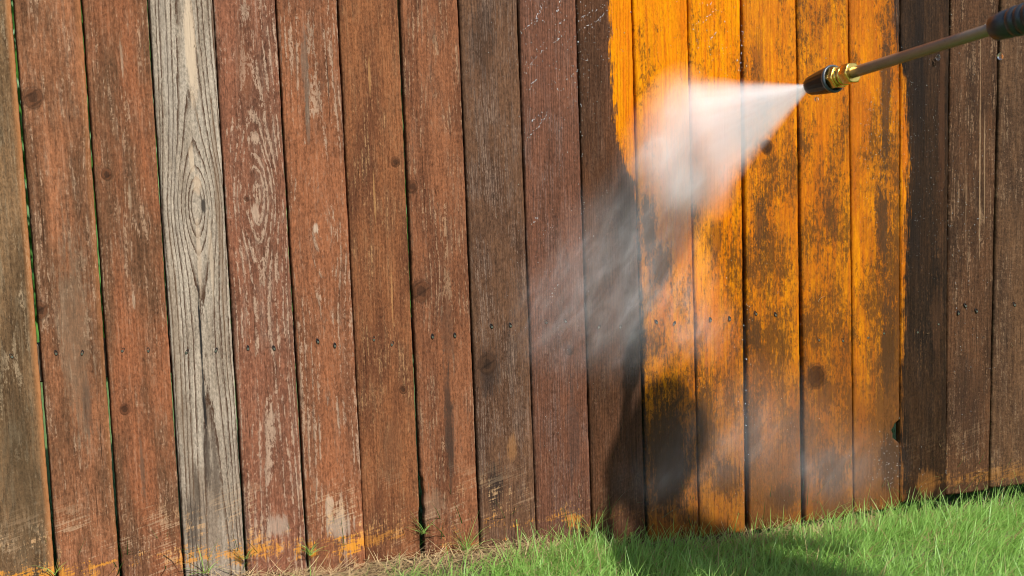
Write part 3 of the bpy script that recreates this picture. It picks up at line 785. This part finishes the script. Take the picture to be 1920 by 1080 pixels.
def wand_mats():
    m, b = new_mat('black_nozzle_plastic')
    x, y, z = objxyz()
    n = noise(vec(x * 160.0, y * 160.0, z * 40.0), 1.0, 4, 0.6)
    S.tree.links.new(mixc(n, (0.007, 0.006, 0.006, 1), (0.018, 0.013, 0.010, 1)).k, b.inputs['Base Color'])
    S.tree.links.new((0.22 + n * 0.25).k, b.inputs['Roughness']); b.inputs['Specular IOR Level'].default_value = 0.3
    bump(n, 0.25, 0.001, b)
    blk = m
    m, b = new_mat('wet_brass')
    x, y, z = objxyz(); n = noise(vec(x, y, z), 130.0, 4, 0.6)
    S.tree.links.new(mixc(n, (0.92, 0.62, 0.16, 1), (0.62, 0.36, 0.07, 1)).k, b.inputs['Base Color'])
    b.inputs['Metallic'].default_value = 1.0
    S.tree.links.new((0.12 + n * 0.22).k, b.inputs['Roughness'])
    bump(n, 0.15, 0.002, b)
    brass = m
    m, b = new_mat('rust_flecked_steel')
    x, y, z = objxyz()
    n = noise(vec(x * 60.0, y * 60.0, z * 26.0), 1.0, 5, 0.65); n2 = noise(vec(x * 160.0, y * 160.0, z * 130.0), 1.0, 4, 0.6)
    c = mixc(n, (0.33, 0.255, 0.18, 1), (0.20, 0.145, 0.10, 1))
    rust = sstep(0.60, 0.68, n2 * 0.7 + n * 0.3)
    c = mixc(rust, c, (0.16, 0.075, 0.035, 1))
    S.tree.links.new(c.k, b.inputs['Base Color'])
    S.tree.links.new((0.70 - rust * 0.6).k, b.inputs['Metallic'])
    S.tree.links.new((0.30 + rust * 0.4 + n * 0.12).k, b.inputs['Roughness'])
    bump(n2 * 0.6 + n * 0.4, 0.25, 0.0015, b)
    steel = m
    rub = simple_mat('black_rubber_grip', (0.014, 0.015, 0.017, 1), 0.38, 0, 0.3, 90)
    ring = simple_mat('worn_blue_grey_rim', (0.035, 0.045, 0.055, 1), 0.35, 0, 0.3, 120)
    return blk, brass, steel, rub, ring
M_BLK, M_BRASS, M_STEEL, M_RUB, M_RING = wand_mats()

flute = lambda t, u: 1.0 - 0.025 * (0.5 + 0.5 * math.cos(t * 18)) * (1 if 0.012 < u < 0.072 else 0)
o = lathe('nozzle_barrel', [(0.012, 0.006), (0.0015, 0.0075), (0.0, 0.013), (0.002, 0.0175), (0.008, 0.0202), (0.02, 0.0222), (0.04, 0.0250), (0.060, 0.0272), (0.074, 0.0282)], M_BLK, 108, flute, wand)
autosmooth(o, 50)
rim = lathe('rim', [(0.074, 0.0275), (0.0745, 0.0292), (0.080, 0.0296), (0.083, 0.0285), (0.0825, 0.0250), (0.076, 0.0235), (0.074, 0.022)], M_RING, 64, lambda t, u: 1 + 0.006 * math.cos(t * 30), wand)

def hexfn(t, u):
    a = (t % (math.pi / 3)) - math.pi / 6
    return math.cos(math.pi / 6) / math.cos(a)
def hex_part(name, u0, u1, r):
    ch = 0.0022
    V = []; Q = []; seg = 48
    prof = [(u0, r * 0.86, 0), (u0 + 0.0005, r * 0.90, 0), (u0 + ch, r, 1), (u1 - ch, r, 1), (u1 - 0.0005, r * 0.90, 0), (u1, r * 0.86, 0)]
    for (u, rr, hx) in prof:
        for k in range(seg):
            t = 2 * math.pi * k / seg
            f = hexfn(t, u) if hx else min(1.0, hexfn(t, u) * 1.09)
            V.append((rr * f * math.cos(t), rr * f * math.sin(t), u))
    for a in range(len(prof) - 1):
        for k in range(seg):
            k2 = (k + 1) % seg
            Q.append((a * seg + k, a * seg + k2, (a + 1) * seg + k2, (a + 1) * seg + k))
    Q.append(tuple(range(seg - 1, -1, -1))); Q.append(tuple((len(prof) - 1) * seg + k for k in range(seg)))
    o = link(name, mesh(name, V, Q), M_BRASS, wand); autosmooth(o, 22); return o
hex_part('hex_nut', 0.070, 0.099, 0.0248)
lathe('brass_collar', [(0.098, 0.016), (0.0985, 0.0190), (0.104, 0.0195), (0.1045, 0.0172), (0.108, 0.0172), (0.1085, 0.0208), (0.117, 0.0210), (0.118, 0.0190), (0.1185, 0.016)], M_BRASS, 48, None, wand)
hex_part('hex_nut', 0.118, 0.142, 0.0228)
lathe('lance_tube', [(0.136, 0.0107), (0.137, 0.0113), (0.2, 0.0114), (0.3, 0.0114), (0.4, 0.0114), (UG + 0.01, 0.0114), (UG + 0.012, 0.0112)], M_STEEL, 40, None, wand)
lathe('brass_ring', [(UG - 0.003, 0.0130), (UG - 0.0025, 0.0165), (UG + 0.001, 0.0180), (UG + 0.002, 0.0175), (UG + 0.0025, 0.015)], M_BRASS, 40, None, wand)
gp = [(UG + 0.0015, 0.0150), (UG + 0.0015, 0.0205), (UG + 0.004, 0.0230), (UG + 0.024, 0.0256), (UG + 0.044, 0.0262)]
u = UG + 0.046
for k in range(9):
    gp += [(u, 0.0250), (u + 0.002, 0.0250), (u + 0.004, 0.0270), (u + 0.012, 0.0278), (u + 0.0165, 0.0270)]; u += 0.0185
gp += [(u + 0.004, 0.025), (u + 0.008, 0.018)]
GEND = u + 0.006
o = lathe('grip_sleeve', gp, M_RUB, 56, lambda t, u: 1.0 - 0.02 * (0.5 + 0.5 * math.cos(t * 12)) * (1 if UG + 0.005 < u < UG + 0.042 else 0), wand); autosmooth(o, 40)
def box_part(name, parent, mat, size, loc, rot=(0, 0, 0), bev=0.006):
    bm = bmesh.new(); bmesh.ops.create_cube(bm, size=1.0)
    for v in bm.verts: v.co = Vector((v.co.x * size[0], v.co.y * size[1], v.co.z * size[2]))
    bmesh.ops.bevel(bm, geom=bm.edges[:], offset=bev, segments=3, affect='EDGES')
    me = bpy.data.meshes.new(name); bm.to_mesh(me); bm.free()
    o = link(name, me, mat, parent, loc); o.rotation_euler = rot; return o
# which local direction of the wand points to the ground
_q = AX.to_track_quat('Z', 'Y'); _dn = _q.inverted() @ Vector((0, 0, -1)); DANG = math.atan2(_dn.y, _dn.x)
gx, gy = math.cos(DANG), math.sin(DANG)
box_part('gun_body', wand, M_RUB, (0.05, 0.042, 0.12), (0.006 * gx, 0.006 * gy, GEND + 0.055), (0, 0, DANG), 0.012)
box_part('pistol_grip', wand, M_RUB, (0.13, 0.034, 0.042), (0.07 * gx, 0.07 * gy, GEND + 0.10), (0, 0, DANG), 0.012)
box_part('trigger', wand, M_RUB, (0.07, 0.014, 0.010), (0.055 * gx, 0.055 * gy, GEND + 0.062), (0, 0, DANG), 0.003)

# ------------------------------------------------------------------ the operator, just outside the frame at the right, whose shadow lies on the fence
def build_person():
    hx, hy = 2.028, -1.25
    g = float(gz(hx, hy))
    fwd = Vector((-0.18, 0.98, 0)).normalized(); lft = Vector((-fwd.y, fwd.x, 0))
    B = Vector((hx, hy, g))
    def W(f, l, z): return B + fwd * f + lft * l + Vector((0, 0, z * 0.968))
    gripw = wand.matrix_basis @ Vector((0.075 * gx, 0.075 * gy, GEND + 0.10))
    pts, rad, ed = [], [], []
    def add(p, r, par=None):
        pts.append(p); rad.append(r)
        if par is not None: ed.append((par, len(pts) - 1))
        return len(pts) - 1
    pel = add(W(0, 0, 0.97), (0.155, 0.115))
    bel = add(W(0.01, 0, 1.12), (0.145, 0.11), pel)
    che = add(W(0.0, 0, 1.32), (0.165, 0.12), bel)
    upc = add(W(0.0, 0, 1.45), (0.13, 0.095), che)
    nek = add(W(0.01, 0, 1.55), (0.055, 0.055), upc)
    for s in (-1, 1):
        hip = add(W(0, 0.10 * s, 0.90), (0.095, 0.10), pel)
        kn = add(W(0.03, 0.12 * s, 0.50), (0.062, 0.065), hip)
        an = add(W(-0.02, 0.13 * s, 0.10), (0.042, 0.045), kn)
        he = add(W(0.03, 0.13 * s, 0.05), (0.045, 0.042), an)
        add(W(0.17, 0.15 * s, 0.035), (0.040, 0.030), he)
        sh = add(W(0, 0.18 * s, 1.42), (0.058, 0.058), upc)
        if s == 1:
            el = add(W(-0.13, 0.27, 1.19), (0.044, 0.044), sh); hnd = gripw
        else:
            el = add(W(0.02, -0.25, 1.16), (0.044, 0.044), sh); hnd = W(0.16, -0.20, 1.0)
        pe = Vector(pts[el])
        wr = add(pe.lerp(hnd, 0.80), (0.028, 0.028), el)
        pm = add(pe.lerp(hnd, 0.97), (0.036, 0.026), wr)
        d = (hnd - pe).normalized(); sd = d.cross(Vector((0, 0, 1))).normalized()
        for q in range(4):
            a = add(pe.lerp(hnd, 1.0) + Vector((0, 0, 0.026 - 0.017 * q)) + d * 0.03 + sd * 0.012 * s, (0.0095, 0.0095), pm)
            bq = add(Vector(pts[a]) + d * 0.022 - sd * 0.022 * s, (0.009, 0.009), a)
            add(Vector(pts[bq]) - d * 0.018 - sd * 0.012 * s, (0.008, 0.008), bq)
        th = add(pe.lerp(hnd, 0.93) + Vector((0, 0, 0.03)), (0.012, 0.012), wr)
        add(Vector(pts[th]) + d * 0.035 + Vector((0, 0, 0.008)), (0.010, 0.010), th)
    hd0 = add(W(0.02, 0, 1.64), (0.072, 0.085), nek)
    hd1 = add(W(0.025, 0, 1.73), (0.078, 0.095), hd0)
    add(W(0.01, 0, 1.80), (0.055, 0.07), hd1)
    nose = add(W(0.118, 0, 1.69), (0.012, 0.014), hd1)
    for s in (-1, 1): add(W(0.01, 0.083 * s, 1.70), (0.014, 0.022), hd1)
    me = bpy.data.meshes.new('person'); me.from_pydata([p - B for p in pts], ed, []); me.update()
    o = bpy.data.objects.new('person', me); COL.objects.link(o); o.location = B
    sm = o.modifiers.new('skin', 'SKIN'); sm.use_smooth_shade = True
    for k, sv in enumerate(me.skin_vertices[0].data):
        sv.radius = rad[k]; sv.use_root = (k == pel)
    o.modifiers.new('sub', 'SUBSURF').levels = 1; o.modifiers['sub'].render_levels = 1
    m, b = new_mat('shirt_jeans_and_skin')
    x, y, z = objxyz()
    n = noise(vec(x, y, z), 220.0, 3, 0.6)
    sk = (0.42, 0.24, 0.16, 1); shirt = (0.10, 0.13, 0.19, 1); jean = (0.035, 0.055, 0.11, 1)
    c = mixc(sstep(0.955, 0.965, z), jean, shirt); c = mixc(sstep(1.525, 1.535, z), c, sk); c = mixc(sstep(0.085, 0.075, z), c, (0.03, 0.025, 0.02, 1))
    ff = x * fwd.x + y * fwd.y
    c = mixc(sstep(0.02, -0.01, ff) * sstep(1.585, 1.60, z), c, (0.05, 0.032, 0.02, 1))
    S.tree.links.new(scale_c(c, 0.8 + n * 0.4).k, b.inputs['Base Color']); b.inputs['Roughness'].default_value = 0.8
    me.materials.append(m)
    tag(o, 'person in dark shirt and jeans holding the pressure washer gun beside the frame', 'person')
    # sun hat
    prof = [(0.0, 0.095), (0.045, 0.092), (0.075, 0.078), (0.088, 0.045), (0.095, 0.012), (0.100, 0.0), (0.100, -0.004), (0.116, -0.010), (0.128, -0.018), (0.127, -0.022), (0.114, -0.015), (0.098, -0.009), (0.090, 0.01), (0.07, 0.07), (0.0, 0.086)]
    hv, hq = [], []
    for (r, z) in prof:
        for k in range(32):
            t = 2 * math.pi * k / 32
            hv.append((r * math.cos(t) * 1.06, r * math.sin(t), z + 0.010 * (r / 0.16) ** 2 * math.cos(2 * t)))
    for a in range(len(prof) - 1):
        for k in range(32): hq.append((a * 32 + k, a * 32 + (k + 1) % 32, (a + 1) * 32 + (k + 1) % 32, (a + 1) * 32 + k))
    hat = link('hat', mesh('hat', hv, hq), simple_mat('straw_hat', (0.35, 0.26, 0.14, 1), 0.85), o)
    hat.location = W(0.02, 0, 1.765) - B; hat.rotation_euler = (0.1, 0.06, math.atan2(fwd.y, fwd.x))
build_person()

# ------------------------------------------------------------------ water: drops and trickles on the boards
def water_mat():
    m, b = new_mat('clear_water')
    b.inputs['Base Color'].default_value = (1, 1, 1, 1); b.inputs['Roughness'].default_value = 0.03
    b.inputs['IOR'].default_value = 1.333; b.inputs['Transmission Weight'].default_value = 1.0
    return m
WATER = water_mat()
def glint_water_mat():
    m, b = new_mat('glint_whitened_water')
    b.inputs['Base Color'].default_value = (0.92, 0.93, 0.95, 1); b.inputs['Roughness'].default_value = 0.16  # white body colour stands in for the sun glints on the drops
    b.inputs['IOR'].default_value = 1.333; b.inputs['Transmission Weight'].default_value = 0.65; b.inputs['Coat Weight'].default_value = 1.0
    b.inputs['Coat Roughness'].default_value = 0.12
    return m
GLINT_WATER = glint_water_mat()
def unit_drop():
    bm = bmesh.new(); bmesh.ops.create_icosphere(bm, subdivisions=1, radius=1.0)
    V = np.array([v.co[:] for v in bm.verts]); Q = np.array([[v.index for v in f.verts] for f in bm.faces]); bm.free()
    return V, Q
DV, DQ = unit_drop()
def drops_mesh(name, pts, scl, rot=None):
    pts = np.asarray(pts); scl = np.asarray(scl); n = len(pts)
    V = DV[None] * scl[:, None, :]
    if rot is not None:
        c, s = np.cos(rot)[:, None], np.sin(rot)[:, None]
        vx = V[:, :, 0] * c - V[:, :, 2] * s; vz = V[:, :, 0] * s + V[:, :, 2] * c
        V = np.stack([vx, V[:, :, 1], vz], -1)
    V = V + pts[:, None, :]
    Q = (DQ[None] + (np.arange(n) * len(DV))[:, None, None]).reshape(-1, 3)
    return fast_mesh(name, V.reshape(-1, 3), Q)

def build_drops():
    P_, S_ = [], []
    def cl(n, px, py, sx, sy, r0=0.0005, r1=0.0014):
        for _ in range(n):
            a, b2 = random.gauss(px, sx), random.gauss(py, sy)
            if not (0 < b2 < 960): continue
            x, z = F(a, b2)
            if not (0.85 < x < 2.6): continue
            r = random.uniform(r0, r1) * random.choice((0.7, 0.8, 1, 1, 1.4))
            P_.append((x, -0.0006, z)); S_.append((r, r * 0.7, r * random.uniform(0.9, 1.5)))
    cl(420, 1700, 330, 70, 130, 0.0004, 0.0009); cl(160, 1650, 220, 40, 60, 0.0004, 0.0009); cl(110, 1720, 860, 35, 35, 0.0005, 0.0011); cl(80, 1665, 880, 18, 35, 0.0005, 0.0011)
    cl(140, 1035, 90, 45, 80, 0.0005, 0.0011); cl(100, 1110, 60, 30, 60, 0.0005, 0.0011); cl(100, 1330, 60, 40, 60, 0.0004, 0.0010); cl(120, 1050, 500, 50, 200, 0.0004, 0.0009); cl(120, 1430, 700, 120, 200, 0.0004, 0.0009)
    cl(130, 1800, 500, 50, 250, 0.0004, 0.001); cl(40, 1397, 780, 4, 150, 0.0006, 0.0013); cl(30, 1390, 90, 4, 60, 0.0006, 0.0013); cl(24, 1090, 230, 4, 120, 0.0006, 0.0013)
    o = link('water_droplets', drops_mesh('water_droplets', P_, S_), GLINT_WATER)
    tag(o, 'fine water droplets sparkling on the wet boards', 'water', kind='stuff')
    # trickles thrown sideways across the boards
    lines = [[(980, 140), (1005, 108), (1030, 84), (1056, 66)], [(976, 62), (998, 40), (1016, 22)], [(985, 264), (1008, 240), (1026, 212)], [(1084, 38), (1106, 24), (1138, 6)],
             [(1082, 58), (1112, 44), (1142, 16)], [(1004, 44), (1016, 8)], [(1318, 42), (1332, 26), (1346, 12)], [(1040, 48), (1062, 38)], [(996, 228), (1018, 208)],
             [(1060, 148), (1086, 132)], [(990, 168), (1004, 150)], [(1325, 14), (1336, 4)], [(1044, 22), (1052, 4)], [(998, 420), (1010, 402)], [(1030, 560), (1048, 530)], [(1345, 60), (1330, 75)]]
    P_, S_, Rt = [], [], []
    for ln in lines:
        for (a, b2) in zip(ln[:-1], ln[1:]):
            L = math.hypot(b2[0] - a[0], b2[1] - a[1]); n = int(L / 2.2)
            for k in range(n):
                t = k / n
                if random.random() < 0.42: continue
                x, z = F(a[0] + (b2[0] - a[0]) * t + random.gauss(0, 1.3), a[1] + (b2[1] - a[1]) * t + random.gauss(0, 1.6))
                r = random.uniform(0.0005, 0.0013)
                P_.append((x, -0.0008, z)); S_.append((r * 2.2, r * 0.7, r * 0.8)); Rt.append(math.atan2(a[1] - b2[1], b2[0] - a[0]) + random.gauss(0, .4))
    o = link('water_trickles', drops_mesh('water_trickles', P_, S_, np.array(Rt)), GLINT_WATER)
    tag(o, 'slanting strings of splashed water glinting on the brown boards', 'water', kind='stuff')
    bm = bmesh.new(); bmesh.ops.create_icosphere(bm, subdivisions=3, radius=1.0)
    for nm, p, r, lb in (('water_drop', at(1876, 106, -0.98), 0.0052, 'large falling water drop just under the black grip'), ('water_drop', at(1531, 186, -0.5), 0.0042, 'drop hanging below the black nozzle'), ('water_drop', at(1759, 108, -0.012), 0.006, 'round drop on the dark board under the lance')):
        b2 = bm.copy()
        for v in b2.verts: v.co = Vector((v.co.x, v.co.y, v.co.z * (1.15 if v.co.z < 0 else 1.3))) * r
        me = bpy.data.meshes.new(nm); b2.to_mesh(me); b2.free()
        me.polygons.foreach_set('use_smooth', [True] * len(me.polygons))
        tag(link(nm, me, WATER, None, p), lb, 'water drop')
build_drops()

# ------------------------------------------------------------------ water: the jet and the mist
def build_jet():
    P1 = Vector(at(1286, 146, -0.012)); P2 = Vector(at(1340, 372, -0.012))
    N = TIP - AX * -0.006
    Bc = (P1 + P2) / 2; L = (Bc - N).length; a = (Bc - N) / L
    w = (P1 - P2); w = (w - a * w.dot(a)); 
    Wh = w.length / 2; w.normalize(); nn = a.cross(w)
    V, Q = [], []
    ts = np.linspace(0.0, 1.06, 22); seg = 28
    for t in ts:
        hw = Wh * 1.12 * t + 0.0035; th = 0.050 * t + 0.0035
        for k in range(seg):
            q = 2 * math.pi * k / seg
            p = N + a * (L * t) + w * (hw * math.cos(q)) + nn * (th * math.sin(q))
            p.y = min(p.y, -0.004)
            V.append(p - N)
    for i in range(len(ts) - 1):
        for k in range(seg):
            k2 = (k + 1) % seg
            Q.append((i * seg + k, i * seg + k2, (i + 1) * seg + k2, (i + 1) * seg + k))
    Q.append(tuple(range(seg - 1, -1, -1))); Q.append(tuple((len(ts) - 1) * seg + k for k in range(seg)))
    m = bpy.data.materials.new('spray_droplets'); m.use_nodes = True; S.tree = m.node_tree
    m.node_tree.nodes.remove(m.node_tree.nodes['Principled BSDF'])
    x, y, z = objxyz()
    def dotv(v): return x * v.x + y * v.y + z * v.z
    T = dotv(a) / L; T1 = mx(T, 0.001)
    q = dotv(w) / (T1 * Wh + 0.003); e = dotv(nn) / (T1 * 0.030 + 0.0022)
    streak = noise(vec(dotv(w) / (T1 + 0.03) * 26.0, dotv(nn) / (T1 + 0.03) * 8.0, T * 1.4), 1.0, 4, 0.6)
    puff = noise(vec(x, y, z), 14.0, 4, 0.55)
    edge = sstep(1.14, 0.22, absv(q + (puff - 0.5) * 0.35 * T1))
    d = 1.0 / (T1 + 0.06) * 17.0 * (0.36 + 1.3 * streak) * expn(-(e * e)) * edge
    d = d * (0.95 + 0.45 * sstep(0.3, 0.9, q))
    pv = S.tree.nodes.new('ShaderNodeVolumePrincipled')
    pv.inputs['Color'].default_value = (0.985, 0.985, 0.99, 1); pv.inputs['Anisotropy'].default_value = -0.15
    S.tree.links.new(d.k, pv.inputs['Density'])
    S.tree.links.new(pv.outputs[0], m.node_tree.nodes['Material Output'].inputs['Volume'])
    o = link('water_jet', mesh('water_jet', V, Q), m, None, N)
    tag(o, 'white fan of high pressure water bursting from the nozzle', 'water jet')

def build_mist(name, outline, blobs, depth, label, sigma, seedv, soft=()):
    pts = [Vector(at(px, py, -0.006)) for px, py in outline]
    # smooth closed curve through the outline
    n = len(pts); cur = []
    for i in range(n):
        p0, p1, p2, p3 = pts[i - 1], pts[i], pts[(i + 1) % n], pts[(i + 2) % n]
        for s in range(5):
            t = s / 5
            cur.append(0.5 * ((2 * p1) + (p2 - p0) * t + (2 * p0 - 5 * p1 + 4 * p2 - p3) * t * t + (3 * p1 - p0 - 3 * p2 + p3) * t ** 3))
    c = sum(cur, Vector()) / len(cur); m_ = len(cur)
    V, Q = [], []
    rings = [(0.80, -0.005), (0.92, -0.02), (1.0, -0.35 * depth), (0.97, -0.6 * depth), (0.85, -0.82 * depth), (0.6, -0.96 * depth), (0.25, -depth)]
    for (k, y) in rings:
        for p in cur: V.append(((p.x - c.x) * k, y, (p.z - c.z) * k))
    for i in range(len(rings) - 1):
        for k in range(m_):
            k2 = (k + 1) % m_
            Q.append((i * m_ + k, i * m_ + k2, (i + 1) * m_ + k2, (i + 1) * m_ + k))
    Q.append(tuple(range(m_ - 1, -1, -1))); Q.append(tuple((len(rings) - 1) * m_ + k for k in range(m_)))
    me = mesh(name, V, Q)
    bm = bmesh.new(); bm.from_mesh(me); bmesh.ops.recalc_face_normals(bm, faces=bm.faces); bm.to_mesh(me); bm.free()
    m = bpy.data.materials.new('drifting_mist'); m.use_nodes = True; S.tree = m.node_tree
    m.node_tree.nodes.remove(m.node_tree.nodes['Principled BSDF'])
    X, Y, Z = wxyz()
    acc = None
    for (px, py, rx, rz, st) in blobs:
        p = at(px, py, -depth * 0.35)
        g = expn(((X - float(p[0])) * (X - float(p[0])) / rx ** 2 + (Z - float(p[2])) * (Z - float(p[2])) / rz ** 2 + (Y + depth * 0.35) * (Y + depth * 0.35) / (depth * 0.42) ** 2) * -1.0) * st
        acc = g if acc is None else acc + g
    acc2 = None
    for (px, py, rx, rz, st) in soft:
        p = at(px, py, -depth * 0.35)
        g = expn(((X - float(p[0])) * (X - float(p[0])) / rx ** 2 + (Z - float(p[2])) * (Z - float(p[2])) / rz ** 2 + (Y + depth * 0.35) * (Y + depth * 0.35) / (depth * 0.42) ** 2) * -1.0) * st
        acc2 = g if acc2 is None else acc2 + g
    # wisps drawn out along the rebound, down and to the left
    ca, sa = math.cos(0.55), math.sin(0.55)
    al = X * sa + Z * ca; ac = X * ca - Z * sa   # along and across the drift
    w1 = noise(vec(ac * 11.0, Y * 9.0 + seedv, al * 4.6), 1.0, 5, 0.62, 1.3)
    w2 = noise(vec(ac * 34.0, Y * 20.0, al * 11.0 + seedv), 1.0, 3, 0.6, 0.6)
    wisp = sstep(0.40, 0.68, w1 * 0.60 + w2 * 0.40); wisp = wisp * wisp * 1.35
    d = acc * (0.22 + wisp * 2.0) * sigma
    d = d * sstep(0.02, 0.12, acc)
    if acc2 is not None: d = d + mx(acc2 - 0.04, 0.0) * (0.55 + wisp * 0.9) * sigma
    pv = S.tree.nodes.new('ShaderNodeVolumePrincipled')
    pv.inputs['Color'].default_value = (0.985, 0.985, 0.99, 1); pv.inputs['Anisotropy'].default_value = -0.1
    S.tree.links.new(d.k, pv.inputs['Density'])
    S.tree.links.new(pv.outputs[0], m.node_tree.nodes['Material Output'].inputs['Volume'])
    o = link(name, me, m, None, c); o.location.y = 0
    tag(o, label, 'mist', kind='stuff')
build_jet()
build_mist('mist', [(1340, 100), (1230, 120), (1150, 220), (1070, 320), (975, 420), (935, 560), (950, 740), (1040, 860), (1180, 910), (1320, 870), (1440, 760), (1475, 620), (1440, 480), (1410, 390), (1390, 300), (1370, 180)],
           [(1235, 430, 0.08, 0.08, 0.15), (1280, 540, 0.08, 0.13, 0.26), (1150, 440, 0.12, 0.12, 0.08), (1110, 560, 0.13, 0.15, 0.085),
            (1190, 620, 0.07, 0.12, 0.12), (1320, 630, 0.10, 0.09, 0.14), (1030, 600, 0.13, 0.17, 0.10)], 0.24,
           'grey mist rebounding down and left from where the jet strikes', 7.2, 2.0,
           soft=[(1272, 220, 0.055, 0.080, 1.05), (1250, 300, 0.068, 0.090, 0.95), (1295, 350, 0.060, 0.055, 1.15), (1170, 430, 0.15, 0.13, 0.13), (1170, 580, 0.19, 0.19, 0.14)])
build_mist('mist', [(1330, 600), (1150, 760), (1080, 930), (1200, 1000), (1400, 1010), (1600, 985), (1750, 940), (1830, 850), (1760, 750), (1600, 740), (1480, 640)],
           [(1390, 800, 0.16, 0.10, 0.20), (1580, 890, 0.14, 0.06, 0.16), (1260, 900, 0.12, 0.08, 0.14)], 0.20,
           'thin low haze of droplets drifting above the grass', 2.4, 7.0,
           soft=[(1400, 800, 0.20, 0.14, 0.36), (1560, 880, 0.17, 0.09, 0.34), (1260, 900, 0.14, 0.09, 0.20)])

# ------------------------------------------------------------------ a few clippings stuck to the boards
def clip(px, py, L, a, bend, label):
    p = at(px, py, -0.004)
    V, Q, tt = blades(np.zeros(1), np.zeros(1), np.zeros(1), np.array([L]), np.array([0.0016]), np.array([a]), np.array([0.0]), np.array([bend]), seg=6, rng=np.random.default_rng(1))
    o = link('grass_clipping', fast_mesh('grass_clipping', V, Q, {'tt': tt, 'rnd': np.full(len(tt), 0.7)}), STRAW, None, p)
    tag(o, label, 'clipping', 'clippings stuck to the boards')
clip(1534, 566, 0.030, 0.25, 1.5, 'hooked pale clipping stuck on the orange board above the big knot')
clip(1899, 649, 0.012, -0.6, 0.2, 'tiny straw clipping on the far right brown board')
clip(1738, 625, 0.010, 1.4, 0.3, 'tiny straw clipping below the nails of the dark board')
clip(1764, 838, 0.014, -0.5, 0.2, 'short straw clipping low on the dark speckled board')
clip(1834, 884, 0.030, 1.4, 0.6, 'curled straw clipping near the bottom of the brown board')
